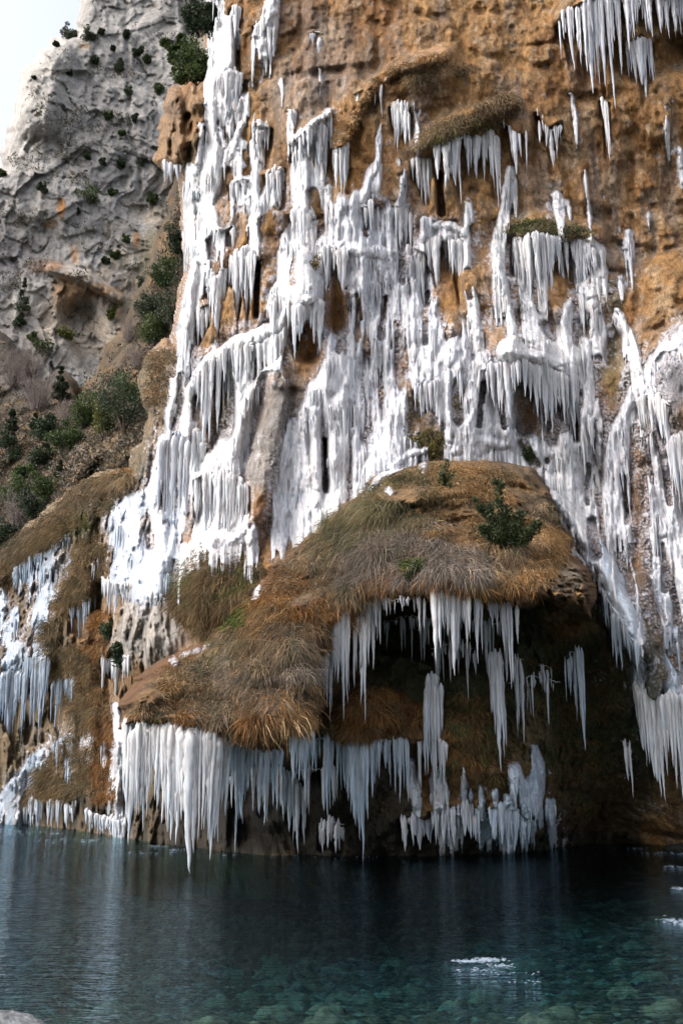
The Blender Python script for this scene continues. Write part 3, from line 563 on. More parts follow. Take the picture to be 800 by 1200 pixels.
# curtains ------------------------------------------------------
# key, label, layer, top line, big icicles (x, tip y, width), fill (n, min len, max len, width), tint, forward offset
K = [
('edge_top','row of short icicles at the very top left edge of the cliff','C',[(243,-6),(262,-4)],[(249,42,8),(245,22,6),(258,30,6),(253,15,5)],(6,10,26,3),WHT),
('edge_skirt','frozen skirt of icicles hanging from the swollen knot of the edge column','C',[(258,88),(272,84),(286,92)],[(269,143,15),(262,110,9),(277,132,10),(282,112,8),(257,112,5)],(7,14,34,4),WHT),
('spike','white ice tooth beside a dark crack near the top of the edge column','C',[(273,8),(281,8)],[(277,46,8),(280,40,5)],(3,10,22,3),WHT),
('brownrock_icicles','small icicles under the brown crag on the cliff outline','C',[(192,190),(213,194)],[(195,214,6),(202,216,6),(209,212,5)],(7,8,20,3),LIL),
('second_tips','ragged icicles pointing down beneath the short top flow','C',[(298,28),(318,32)],[(303,50,8),(317,73,9),(309,46,6),(321,52,4)],(6,10,24,3),WHT),
('second_mid','white icicle bunch over a dark hollow beside the knotted strand','C',[(299,146),(316,148)],[(304,188,9),(310,166,6),(314,176,5)],(6,12,28,3),WHT),
('second_low','icicle fringe hanging at the right elbow of the knotted strand','C',[(313,204),(322,198),(331,196)],[(315,248,6),(321,225,6),(327,249,6),(318,222,5)],(6,10,26,3),WHT),
('second_hook','small icicle fringe under the white hook of the knotted strand','C',[(271,215),(284,208),(292,212)],[(274,236,5),(279,240,6),(286,228,5)],(6,8,18,3),WHT),
('left_small','short icicles below the white bend on the outer edge column','C',[(252,270),(276,264)],[(274,292,5),(256,283,4)],(7,6,16,3),WHT),
('left_fangs','pair of long white icicles on the outer left wall','C',[(242,318),(262,322)],[(250,362,8),(256,405,10),(245,352,7),(261,350,6)],(7,14,40,4),WHT),
('left_fangs_lower','stubby white icicles at the lower outer left wall','C',[(229,362),(246,356)],[(238,398,9),(233,408,7),(244,385,6)],(6,12,28,4),WHT),
('great_fangs','heavy white icicle curtain beside the tall black crack','C',[(271,300),(286,296),(301,300)],[(279,384,10),(290,378,11),(296,352,8),(285,350,9),(274,340,6)],(8,20,48,5),WHT),
('great_fangs_small','narrow icicles left of the heavy curtain by the black crack','C',[(259,316),(270,310)],[(264,352,7),(268,332,4)],(5,10,24,3),WHT),
('hollow_fringe','long icicles hanging under the ice arch inside the dark hollow','C',[(230,440),(246,424),(262,416)],[(233,482,5),(243,528,10),(240,478,7),(249,470,6)],(8,14,40,3),WHT),
('hollow_fringe_right','short icicles under the right part of the ice arch','C',[(256,420),(268,408)],[(257,507,5),(264,448,6),(260,440,5)],(6,10,24,3),WHT),
('arch_sheet','white icicle sheet hanging from the crown of the ice arch','C',[(268,402),(282,400),(296,402)],[(274,436,6),(283,462,10),(290,450,8),(270,424,4)],(8,12,34,4),WHT),
('arch_foot','pointed ice skirt at the left foot of the ice arch','C',[(212,515),(226,508),(240,522)],[(220,560,8),(230,562,12),(238,545,8),(216,540,5)],(8,14,30,4),WHT),
('bell_skirt','dense skirt of icicles around the bell shaped apron','C',[(230,560),(245,552),(265,552),(290,568)],[(232,618,8),(244,628,9),(258,628,9),(271,632,9),(284,622,8),(290,610,6)],(20,20,60,5),WHT),
('inner_columns','slim ice pillars between the edge column and the bell shaped apron','C',[(190,520),(205,505),(222,520)],[(197,612,8),(206,625,8),(214,602,8),(221,612,7),(190,600,8)],(8,20,60,4),LIL),
('small_high','small icicle pair alone on the high brown wall','C',[(363,37),(379,38)],[(374,64,6),(366,52,5)],(4,6,14,3),LIL),
('branch_fang','white fang left of the branch ledge','C',[(338,128),(347,130)],[(344,162,8),(338,158,4)],(4,10,22,3),WHT),
('branch_fringe','icicles hanging from the branch ledge','C',[(345,165),(360,150),(382,150)],[(352,196,8),(375,196,11),(381,205,6),(362,185,6)],(9,14,40,4),WHT),
('midwall_curtain','white icicle curtain with four long fangs in the middle of the upper wall','C',[(390,174),(398,170),(408,172)],[(394,222,7),(401,230,8),(406,215,6)],(7,16,40,4),WHT),
('midflow_skirt','ragged icicles on the lower part of the long middle flow','C',[(340,250),(352,245),(362,255)],[(344,285,6),(356,292,8),(350,280,6),(361,276,5)],(8,12,30,3),WHT),
('thin_pair','thin icicles below the small brown knob on the upper wall','C',[(416,108),(425,104),(444,100)],[(426,152,5),(419,142,4),(446,138,4),(433,118,4)],(9,10,34,2.5),LIL),
('blade_group','wide white ice blades below the rounded brown bulge','C',[(460,124),(478,124)],[(466,178,9),(474,170,9),(461,160,5),(478,176,4)],(7,14,36,4),WHT),
('fan_fringe','icicles beneath the left lip of the ice fan above the orange gap','C',[(374,292),(395,290),(412,295)],[(384,338,10),(401,342,11),(376,322,6),(392,318,5)],(9,10,26,4),WHT),
('fan_inner','small icicle cluster inside the ice fan','C',[(424,242),(436,240)],[(428,268,5),(434,272,5)],(6,8,20,3),WHT),
('right_fan','white icicles at the right flank of the ice fan','C',[(462,240),(474,246),(482,250)],[(468,295,7),(474,292,7),(480,300,4),(464,280,4)],(7,14,36,3),WHT),
('cone_fangs','long fangs hanging from the domed cone over the dark hollow','C',[(335,352),(350,358),(372,352)],[(345,422,6),(351,400,9),(374,412,10),(338,385,5),(357,380,5),(368,392,6)],(8,12,26,4),WHT),
('ledge_left','icicle bunch under the left end of the grassy ledge','C',[(482,188),(492,186),(502,188)],[(489,222,6),(497,244,9),(503,246,6),(483,212,4)],(8,14,36,3),WHT),
('ledge_main','row of long white icicles under the grassy ledge','C',[(508,172),(525,166),(545,160),(562,160),(578,158)],[(512,210,6),(522,222,8),(531,218,9),(536,240,4),(548,204,8),(556,210,8),(566,212,6),(575,222,8),(581,250,7)],(20,16,44,4),WHT),
('ledge_thin','thin faint icicles right of the grassy ledge','C',[(588,140),(600,152),(610,156)],[(602,205,6),(597,180,3),(616,198,3),(608,184,3)],(9,10,40,2.5),LIL),
('fork','forked white icicle bunch on the upper right wall','C',[(629,130),(640,150),(656,140)],[(631,168,4),(645,196,7),(640,172,5),(651,186,5),(656,158,4)],(8,10,26,3),WHT),
('top_right','huge bristling icicle curtain at the top right corner','C',[(654,22),(664,12),(680,2),(700,-4),(730,-6),(770,-6),(812,-8)],[(659,46,6),(666,84,7),(675,78,7),(686,110,11),(695,98,8),(702,102,8),(712,70,8),(709,128,5),(722,88,7),(733,60,6),(745,28,6),(758,44,6),(770,40,8),(778,46,8),(788,36,7),(799,34,8)],(60,16,62,4),LIL),
('top_right_inner','second tier of icicles behind the huge top right curtain','C',[(733,52),(745,44),(762,48)],[(740,98,8),(748,100,10),(752,127,6),(760,104,5),(735,84,5)],(12,16,44,4),LIL),
('long_spike','single long icicle below the huge top right curtain','C',[(704,116),(709,118)],[(708,189,5),(705,140,4)],(3,8,22,2.5),WHT),
('cornice','short icicle row below the snow knob on the middle strand','C',[(500,282),(512,280),(535,284)],[(510,340,9),(503,316,5),(530,322,8),(537,365,6),(545,352,5)],(9,10,36,3),WHT),
('thread_tips','thin icicles under the lumpy strand on the central wall','C',[(484,290),(500,296)],[(487,340,7),(493,362,8),(478,330,5)],(7,12,36,3),WHT),
('moss_curtain','white icicle curtain hanging from the small mossy ledge','C',[(600,286),(612,280),(626,276),(640,276),(656,282),(665,286)],[(604,325,9),(611,345,8),(618,360,9),(628,352,9),(636,376,9),(645,318,8),(652,322,7),(662,328,6),(641,342,7)],(22,16,48,4),WHT),
('moss_curtain_right','pinkish icicle sheet right of the small mossy ledge','C',[(668,286),(680,284),(694,290)],[(674,342,9),(682,336,9),(689,320,8),(695,322,6)],(9,16,40,4),LIL),
('dome_skirt','long icicle skirt of the snowy dome above the orange gap','C',[(612,424),(628,430),(645,434),(658,440)],[(620,470,6),(627,490,9),(636,500,10),(643,513,8),(650,486,7),(658,498,5),(614,448,5)],(14,24,56,5),WHT),
('dome_pillar','thick white ice pillar beside the tall black crack right of the dome','C',[(660,438),(670,440)],[(668,520,14),(662,480,6),(674,500,7)],(4,20,50,4),WHT),
('dome_left','icicles draped beneath the left half of the snowy dome','C',[(568,432),(584,426),(606,424)],[(575,478,8),(585,486,9),(594,492,8),(601,460,6),(606,452,5)],(12,20,46,4),LIL),
('drape_fringe','small icicles in the gap left of the folded drapes','C',[(486,452),(498,446),(510,450)],[(492,492,5),(499,486,5),(504,480,5),(511,490,5)],(9,14,34,3),LIL),
('lip_fringe','icicles hanging from the ice lip on the bulging right rock','C',[(744,470),(758,462),(772,466),(782,474)],[(753,502,6),(762,506,7),(772,515,7),(777,526,5),(768,496,6),(747,488,4)],(14,12,32,4),WHT),
('knob_fringe','single slim icicle below the lumpy chain right of the dome','C',[(688,488),(695,490)],[(692,532,6),(689,515,4)],(3,8,20,3),WHT),
('right_wall','tall pale icicle sheet at the right border','C',[(784,516),(796,512),(810,514)],[(790,590,9),(798,620,10),(806,600,9),(786,560,5)],(9,30,80,5),LIL),
('apron_fringe','icicle fringe along the lower left edge of the bluish apron','C',[(119,676),(130,682),(148,686)],[(123,700,4),(130,720,6),(138,715,7),(146,708,6)],(12,10,28,3),WHT),
('dark_icicles','slender icicles in the brown recess below the mossy bank','C',[(82,712),(95,708),(104,700),(114,694)],[(86,742,4),(94,749,5),(101,748,5),(106,722,4),(112,715,4)],(8,10,26,2.5),DBL),
('recess_icicles','tiny icicles in the upper brown recess left of the apron','C',[(108,662),(116,656)],[(111,680,3.5),(116,666,3)],(4,6,14,2),LIL),
('bank_fringe','bluish icicles under the grassy brow of the left bank','C',[(18,664),(30,655),(44,652)],[(21,696,6),(31,690,5),(38,680,5),(26,680,5),(18,690,4)],(9,10,24,3),DBL),
('bank_fringe_upper','short bluish icicles higher on the grassy brow of the left bank','C',[(46,650),(60,640),(74,632),(83,624)],[(50,668,4),(62,652,4),(75,645,4),(82,636,3)],(12,6,16,2.5),DBL),
('blue_curtain','big bluish icicle curtain on the left bank at the left border','C',[(-8,790),(8,792),(26,788)],[(2,846,7),(10,858,10),(17,882,10),(23,840,7),(-4,840,8)],(12,24,56,4),DBL),
('blue_curtain_mid','cluster of bluish icicles beside the big left border curtain','C',[(30,768),(44,770),(58,768)],[(34,880,6),(41,850,6),(46,868,6),(52,876,6),(57,840,5)],(16,24,80,4),DBL),
('blue_curtain_right','slim bluish icicles on the right part of the left bank','C',[(62,800),(74,792),(88,796)],[(63,850,4),(73,838,6),(80,820,5),(86,826,4),(69,868,4)],(10,14,44,3),DBL),
('shore_stubs','stubby icicles along the waterline of the left bank','C',[(28,948),(40,938),(52,936),(64,936),(86,944)],[(31,966,5),(39,970,6),(48,974,8),(58,968,5),(63,972,5),(70,972,5),(80,970,4)],(12,12,26,3),LIL),
('shore_teeth','dense icicle teeth at the waterline left of the big curtain','C',[(104,952),(118,956),(132,958),(148,960)],[(108,976,6),(115,974,5),(123,978,6),(131,978,6),(139,982,6),(146,984,6)],(14,12,26,4),LIL),
('ledge_icicles','row of straight icicles under the dark shrub on the left bank','C',[(119,768),(130,772),(142,770),(154,768)],[(122,804,4),(127,792,4),(134,800,4),(138,818,5),(145,800,4),(151,795,4),(123,828,3)],(14,16,40,3),WHT),
('mound_curtain','massive white ice curtain hanging from the left lip of the grassy mound','M',[(148,845),(160,852),(180,856),(200,852),(225,856),(250,862),(268,868)],[(153,965,11),(160,990,11),(168,975,11),(176,940,11),(184,905,8),(190,945,8),(197,975,10),(206,985,11),(214,990,12),(223,1024,15),(231,1000,10),(240,930,9),(247,985,11),(254,1008,13),(263,950,8)],(40,40,110,6),WHT),
('mound_row','icicle row dripping from the grass right of the massive curtain','M',[(270,872),(290,880),(310,884),(330,880)],[(275,920,6),(279,1000,4),(284,965,6),(292,925,5),(300,905,5),(306,955,5),(312,930,5),(322,945,5)],(24,20,70,3.5),BLU),
('grass_tooth','single icicle on the brown flank of the mound','M',[(336,722),(340,722)],[(337,766,4)],(2,8,20,2),LIL),
('mound_hooks','slender icicles hanging from the grass left of the cave','M',[(338,864),(352,860),(368,858)],[(343,920,4),(352,915,5),(358,930,5),(366,905,4)],(10,20,50,3),BLU),
('cave_left_low','lower icicle bunch on the left side of the cave mouth','M',[(373,768),(380,762),(390,756)],[(375,815,6),(383,828,6),(387,845,5),(379,800,5)],(10,20,56,3.5),LIL),
('cave_left_mid','middle icicle blades on the left side of the cave mouth','M',[(391,735),(400,722),(410,708)],[(396,800,6),(402,845,7),(407,810,6),(393,795,5)],(10,24,60,4),WHT),
('cave_left_high','tall white icicle blades at the upper left of the cave mouth','M',[(412,702),(424,698),(436,696),(443,694)],[(416,805,5),(422,790,8),(425,848,8),(431,780,8),(436,785,6),(441,735,6)],(16,26,74,4),WHT),
('cave_small','small icicles high on the cave ceiling','M',[(446,700),(458,704),(472,702),(484,702)],[(452,716,3),(470,705,3),(491,745,5),(497,738,4)],(14,8,20,2.5),LIL),
('cave_centre','row of bright icicles hanging in the centre of the cave ceiling','M',[(506,692),(520,692),(534,696),(548,700)],[(509,778,7),(514,760,7),(524,745,7),(530,792,8),(535,765,7),(545,760,5),(549,742,4)],(18,24,60,4),WHT),
('cave_right','thin icicles on the right half of the cave ceiling','M',[(556,702),(575,706),(600,712)],[(558,778,4),(563,745,4),(575,735,5),(588,765,5),(595,808,5),(605,755,4)],(16,16,60,3),LIL),
('river_fringe','icicles beneath the frozen blue stream on the right shoulder','C',[(700,680),(716,710),(730,730),(742,752)],[(708,735,4),(719,783,6),(724,786,5),(735,775,4),(744,792,5),(730,760,4)],(16,14,40,3),BLU),
('river_fringe_top','small icicles at the inner side of the frozen stream top','C',[(660,632),(672,645),(686,662)],[(665,660,4),(672,668,4),(684,680,4)],(8,8,26,2.5),LIL),
('final_curtain','large white ice curtain hanging at the lower right border','C',[(744,802),(756,812),(768,822),(784,815),(806,810)],[(750,880,10),(758,912,12),(764,935,10),(770,940,8),(775,910,9),(784,925,10),(792,938,10),(800,950,12),(746,850,6)],(26,30,80,6),WHT),
('low_tier','faint lower tier of icicles deep inside the left cave','C',[(328,900),(345,918),(362,930)],[(333,955,7),(340,975,8),(348,1000,8),(356,990,6),(326,950,5)],(14,20,50,4),LIL),
('low_tier_right','faint icicle clump just above the water in the left cave','C',[(374,965),(388,962),(402,966)],[(378,1000,6),(386,994,6),(394,1000,6)],(10,14,32,4),LIL),
('fang_bundle','thick blue white icicle bundle reaching nearly to the water','C',[(402,878),(412,872),(424,874),(430,880)],[(407,930,8),(413,960,9),(419,985,12),(425,1010,11),(429,950,6)],(10,24,70,4),BLU),
('spike_row','thin icicle row below the rusty grass left of the cave pillar','C',[(434,868),(446,866),(460,868),(476,864)],[(436,935,5),(443,912,4),(452,900,4),(462,930,4),(469,942,5),(477,940,4)],(16,18,56,3),BLU),
('front_row','bluish icicles beneath the rusty grass near the thick bundle','C',[(356,862),(370,868),(384,862),(398,872)],[(359,926,5),(370,905,4),(384,962,6),(388,910,5),(396,920,4)],(14,18,60,3),BLU),
('mid_teeth','low icicle teeth above the water under the cave pillar','C',[(470,958),(485,955),(502,962)],[(474,998,7),(483,992,7),(491,996,7),(500,985,6)],(10,14,32,4),LIL),
('cave_pillar','tall frozen ice pillar standing against the cave wall','C',[(498,800),(512,798)],[(506,905,10),(512,920,9),(502,880,6)],(6,40,110,4),LIL),
('cave_pillar_right','long grey white ice pillar beside the green cave wall','C',[(572,768),(588,766)],[(580,905,12),(585,875,8),(576,860,7)],(7,30,100,4),LIL),
('cave_thread','thin icicle strands right of the long grey pillar','C',[(598,770),(612,772)],[(603,850,4),(609,872,5)],(6,20,60,2.5),LIL),
('lone_column','lone pale ice column at the right side of the cave','C',[(662,770),(672,762),(682,772)],[(672,845,7),(678,880,7),(666,815,4)],(6,20,60,3),BLU),
('faint_pair','faint small icicles in the dark middle of the cave','C',[(632,780),(644,782)],[(636,812,3),(641,824,3)],(4,10,30,2),LIL),
('cluster_skirt','bell shaped icicle skirt of the frosted cluster above the water','C',[(572,948),(588,944),(604,950),(618,960)],[(578,985,7),(586,990,7),(594,1000,9),(602,998,8),(611,992,7)],(14,20,42,4),BLU),
('cluster_left','row of pale icicles left of the frosted cluster','C',[(505,950),(522,948),(540,946),(560,948)],[(510,990,7),(520,986,7),(530,992,7),(545,980,6),(556,985,6)],(20,16,40,4),LIL),
('inner_row','back row of thin icicles deep in the left cave behind the grass fringe','C',[(272,905),(300,900),(330,905),(360,902),(395,900)],[(282,960,5),(297,950,4),(312,968,5),(329,945,5),(345,960,4),(362,955,6),(380,950,5),(392,940,4)],(36,18,60,3.2),LIL),
('inner_high','thin icicles on the mossy wall below the cave ceiling','C',[(505,760),(530,752),(556,760)],[(512,815,4),(527,800,4),(546,822,4)],(16,14,46,2.6),LIL),
('inner_right','faint strands on the mossy cave wall right of the grey pillar','C',[(596,800),(625,792),(655,800)],[(604,862,4),(622,842,4),(640,850,3)],(14,14,50,2.6),LIL),
('rusty_edge','icicle fringe on the edge of the rusty grass beneath the pillar','C',[(486,870),(505,862),(524,872)],[(492,925,5),(508,940,5),(519,920,5)],(14,16,50,3.2),LIL),
('ceiling_back','dim second row of icicles behind the bright cave ceiling row','C',[(448,730),(480,722),(512,726),(560,728),(600,735)],[(470,765,4),(497,775,4),(535,790,4),(568,790,4),(592,800,4)],(34,14,60,2.8),LIL),
('shadow_strand','dim strands of ice hanging in the far right of the cave','C',[(728,868),(738,872)],[(732,915,4),(737,935,3)],(4,12,40,2),LIL),
]
KD = {}
# prepare rock for curtains: brow above, recess below
def prep_curtain(L, Yf, top, big, depth):
    xs = [p[0] for p in top]; tl = np.interp
    x0, x1 = min(xs) - 6, max(xs) + 6
    ymx = max(b[1] for b in big)
    w = window(L, x0 - 20, x1 + 20, min(p[1] for p in top) - 30, ymx + 10)
    X, Y = L.X[w], L.Yp[w]
    if X.size == 0: return
    ty = np.interp(X, xs, [p[1] for p in top])
    bx = sorted(big); tip = np.interp(X, [b[0] for b in bx], [b[1] for b in bx])
    side = sm(0, 9, X - x0 + 5 * L.nz[w]) * sm(0, 9, x1 - X + 5 * L.nz[w])
    brow = sm(26, 0, np.abs(Y - ty)) * side
    Yf[w] -= 0.12 * brow * (Y < ty + 2)
    rec = side * sm(0, 5, Y - ty) * sm(0.0, 0.35, (tip + 4 - Y) / np.maximum(tip - ty, 5))
    soft_ = cur in ('cave_pillar', 'cave_pillar_right', 'lone_column', 'faint_pair', 'cave_thread', 'shadow_strand', 'small_high', 'thin_pair', 'inner_high', 'inner_right', 'branch_fang')
    if soft_: return
    Yf[w] += depth * rec
    rd = np.interp(X, xs, KD[cur])
    Yf[w] = np.where(rec > 0.02, np.maximum(Yf[w], rd + 0.10 + 0.25 * rec - (1 - sm(0, .4, rec)) * 1.0), Yf[w])
for c in K:
    ln = np.mean([b[1] for b in c[4]]) - np.mean([p[1] for p in c[3]])
    if c[2] == 'C':
        # remember the brow depth before recessing
        KD[c[0]] = [float(look(CL, Yr, x, y - 3)) for x, y in c[3]]
        cur = c[0]
        prep_curtain(CL, Yr, c[3], c[4], min(0.10 + ln * 0.008, 0.6))
def box(A, n, ax):
    P = np.pad(A, [(n + 1, n) if k == ax else (0, 0) for k in range(2)], 'edge'); c = np.cumsum(P, ax)
    hi = np.take(c, range(2 * n + 1, c.shape[ax]), ax); lo = np.take(c, range(0, c.shape[ax] - 2 * n - 1), ax)
    return (hi - lo) / (2 * n + 1)
T, ID = paint_ice(CL, Yr, F)
YI = box(box(box(Yr, 9, 0), 9, 0), 2, 1)
YI = np.clip(YI, Yr - 0.5, Yr + 0.10)
TM, IDM = paint_ice(MD, MY, F2, drips=False)

# =============================== ROCK COLOURS ===============================
S = P3(CL.X, CL.Yp, Yr)
c_och, c_rust, c_tan, c_grey, c_dark = (0.385,0.21,0.082), (0.26,0.122,0.042), (0.46,0.315,0.18), (0.28,0.215,0.17), (0.10,0.062,0.032)
n1 = fbm(S, (0.5,0.5,0.3), 4, 101); n2 = fbm(S, (1.8,1.8,0.8), 4, 103); n3 = fbm(S, (1.6,1.6,0.14), 4, 107); n4 = fbm(S, (4,4,3), 3, 109)
C = lerp(np.array(c_och), np.array(c_rust), sm(-0.1, 0.5, n1))
C = lerp(C, np.array(c_tan), sm(0.05, 0.55, n2) * 0.8)
C = lerp(C, np.array(c_grey), sm(0.05, 0.45, n3) * 0.75)
C = lerp(C, np.array((0.17, 0.10, 0.05)), sm(0.1, 0.45, fbm(S, (3.2, 3.2, 0.2), 3, 108)) * 0.5)
C = lerp(C, np.array(c_dark), sm(0.35, 0.75, -n2 + 0.35 * n4) * 0.7)
C = lerp(C, np.array((0.50,0.42,0.33)), sm(0.25, 0.6, n4) * 0.45); C = C * (0.8 + 0.5 * (fbm(S, (9, 9, 5), 3, 111)[..., None] + 0.4))
ORG, GRY, MOS, DRK, PAL, OLV, BRN = (0.52,0.26,0.085), (0.30,0.275,0.26), (0.12,0.13,0.035), (0.03,0.025,0.016), (0.52,0.46,0.42), (0.062,0.066,0.030), (0.20,0.13,0.07)
blotch(CL, C, [
 (380,60,50,70,GRY,.35),(350,120,40,60,GRY,.35),(430,190,36,60,ORG,.6),(520,60,50,40,ORG,.4),(395,350,16,50,ORG,.8),(370,420,22,30,ORG,.7),(614,480,16,40,ORG,.9),(655,340,20,40,ORG,.6),
 (520,350,22,40,ORG,.6),(600,260,20,16,MOS,.3),(640,266,26,12,MOS,.7),(700,310,20,12,MOS,.4),(720,350,14,22,MOS,.5),(630,408,16,10,MOS,.7),(540,460,12,40,MOS,.7),(480,480,14,26,MOS,.5),
 (310,530,34,70,GRY,.9),(318,470,22,40,GRY,.8),(270,470,22,50,OLV,.7),(620,535,22,10,MOS,.8),(490,515,40,12,MOS,.6),(720,420,18,50,MOS,.45),
 (790,440,26,50,(0.20,0.20,0.23),.9),(775,440,14,40,(0.2,0.2,0.22),.7),(790,500,20,18,BRN,.8),
 (750,650,60,80,(0.17,0.12,0.09),.8),(770,740,30,60,(0.26,0.15,0.08),.9),(745,620,10,60,(0.34,0.16,0.05),.5),(695,640,20,60,(0.32,0.15,0.05),.8),
 (400,800,120,110,BRN,.9),(560,780,150,90,OLV,1),(690,860,110,160,OLV,1),(480,780,60,60,OLV,.8),(300,960,160,80,DRK,1),(520,985,260,40,DRK,1),(430,940,80,50,DRK,.9),  # DRK in the left cave: deep shade under the mound, painted as colour
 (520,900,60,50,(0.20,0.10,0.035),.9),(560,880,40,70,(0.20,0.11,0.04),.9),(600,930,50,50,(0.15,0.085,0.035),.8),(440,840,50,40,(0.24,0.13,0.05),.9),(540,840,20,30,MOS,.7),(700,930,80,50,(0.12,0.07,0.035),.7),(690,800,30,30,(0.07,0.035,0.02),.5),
 (40,750,120,150,(0.13,0.09,0.055),.9),(20,880,70,70,(0.11,0.08,0.05),.9),(220,930,130,90,(0.03,0.024,0.018),1),(180,960,90,50,(0.03,0.024,0.018),1),(100,900,120,80,(0.17,0.12,0.06),.9),(120,850,40,100,(0.24,0.13,0.05),.7),(110,720,30,60,(0.28,0.14,0.05),.8),(60,620,70,50,(0.20,0.16,0.10),.9),(120,590,50,26,(0.26,0.23,0.20),.9),  # near-black spots behind the mound curtain: overhang shade painted into the rock
 (175,735,48,50,(0.50,0.46,0.43),1),(205,590,20,60,(0.3,0.19,0.12),.8),(250,690,60,60,(0.30,0.20,0.10),.8),(245,650,30,40,(0.26,0.24,0.24),.5),(190,440,22,36,(0.46,0.36,0.29),.9),(218,150,30,60,(0.30,0.18,0.09),.7),(205,128,16,14,(0.12,0.08,0.05),.6),(226,175,10,20,(0.13,0.09,0.05),.6),(10,780,40,40,(0.13,0.10,0.08),.8),
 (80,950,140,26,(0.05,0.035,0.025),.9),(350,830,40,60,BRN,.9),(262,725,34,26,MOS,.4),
])
edge_ = sm(-26, -4, sd) * lb
mot = fbm(S, (2.2, 2.2, 1.6), 4, 119)
C = lerp(C, lerp(np.array((0.10, 0.085, 0.05)), np.array((0.30, 0.20, 0.11)), sm(-0.3, 0.35, mot)), np.clip(edge_ * 0.9 + lb * 0.3, 0, 1))
prox = box(box((T > 0.02).astype(float), 7, 0), 7, 1)
prox = np.maximum(prox, box(box((T > 0.02).astype(float), 16, 0), 12, 1))
fr1 = fbm(S, (6.5, 6.5, 3.5), 3, 115); fr2 = fbm(S, (1.2, 1.2, 0.8), 3, 117)
frost = sm(0.12, 0.30, fr1 + 0.6 * fr2 - 0.42 + 0.45 * np.clip(prox * 1.6, 0, 1) * sm(120, 330, CL.Yp)) * sm(0.03, 0.2, prox) * (1 - sm(560, 640, CL.Yp) * (CL.X < 640) * (CL.X > 200))
rgt = sm(520, 620, CL.X) * sm(380, 470, CL.Yp) * (1 - sm(640, 760, CL.Yp))
film = np.clip(prox * 1.5, 0, 1) * sm(-0.35, 0.35, fbm(S, (3.5, 3.5, 0.7), 3, 118) + 0.3 * rgt) * sm(150, 300, CL.Yp) * (1 - sm(600, 660, CL.Yp) * (CL.X < 660) * (CL.X > 215))
C = lerp(C, np.array((0.42, 0.385, 0.40)), film * 0.62)
pw1, _, pwi = worley2(CL.X / 3.6 + 0.5 * CL.nz, CL.Yp / 3.2, 31)
pop = sm(0.55, 0.2, pw1) * sm(0.25, 0.6, np.clip(prox * 1.4, 0, 1) * (0.55 + 0.35 * rgt) + 0.5 * fr2 + 0.3 * (pwi - 0.5) + 0.1 * sm(380, 520, CL.Yp)) * sm(180, 330, CL.Yp) * (1 - sm(600, 650, CL.Yp) * (CL.X < 660))
frost = np.maximum(frost, pop)
C = lerp(C, np.array((0.70, 0.68, 0.73)), frost * 0.85)
Yr -= 0.05 * pop + 0.02 * frost
# ground the cliff, ice over it ------------------------------------------------
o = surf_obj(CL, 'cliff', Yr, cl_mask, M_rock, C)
tag(o, 'brown and ochre travertine cliff above the river', None, None, 'structure')
keys = list(G)
def icicle(mb, x, y, ztop, ztip, r, rg, tint, ramp=0.1, small=False):
    Ln = ztop - ztip
    n = 6 if small else int(np.clip(Ln / 0.09, 7, 26)); s = 5 if small else 9
    t = np.linspace(0, 1, n) ** (0.9 if small else 1.0)
    rad = r * (np.clip(1 - t, 0, 1) ** rg.uniform(0.6, 1.2)) * (1 + min(0.14, 0.10 / max(Ln, 0.3)) * np.sin(t * Ln * rg.uniform(9, 16) + rg.uniform(0, 6))) 
    rad = rad * (0.12 + 0.88 * np.clip(t / max(ramp, 0.08), 0, 1) ** (0.5 if ramp < 0.2 else 0.9)) + 0.003; rad[-1] = 0.002
    wob = np.cumsum(rg.normal(0, 0.008 + r * 0.05, (n, 2)), 0) * (0.5 * t[:, None])
    pts = np.stack([x + wob[:, 0], y + wob[:, 1] * 0.5 + 0.0 * t, ztop - t * Ln], -1)
    fl = 1 + 0.24 * rg.normal(0, 1, (1, s)) + 0.09 * rg.normal(0, 1, (n, s))
    c = np.array(tint) * rg.uniform(0.86, 1.04)
    cc = lerp(c, c * np.array((0.84, 0.89, 0.95)), t)
    tube(mb, pts, rad, s, np.clip(cc, 0, 0.95), np.clip(fl, 0.6, 1.5))
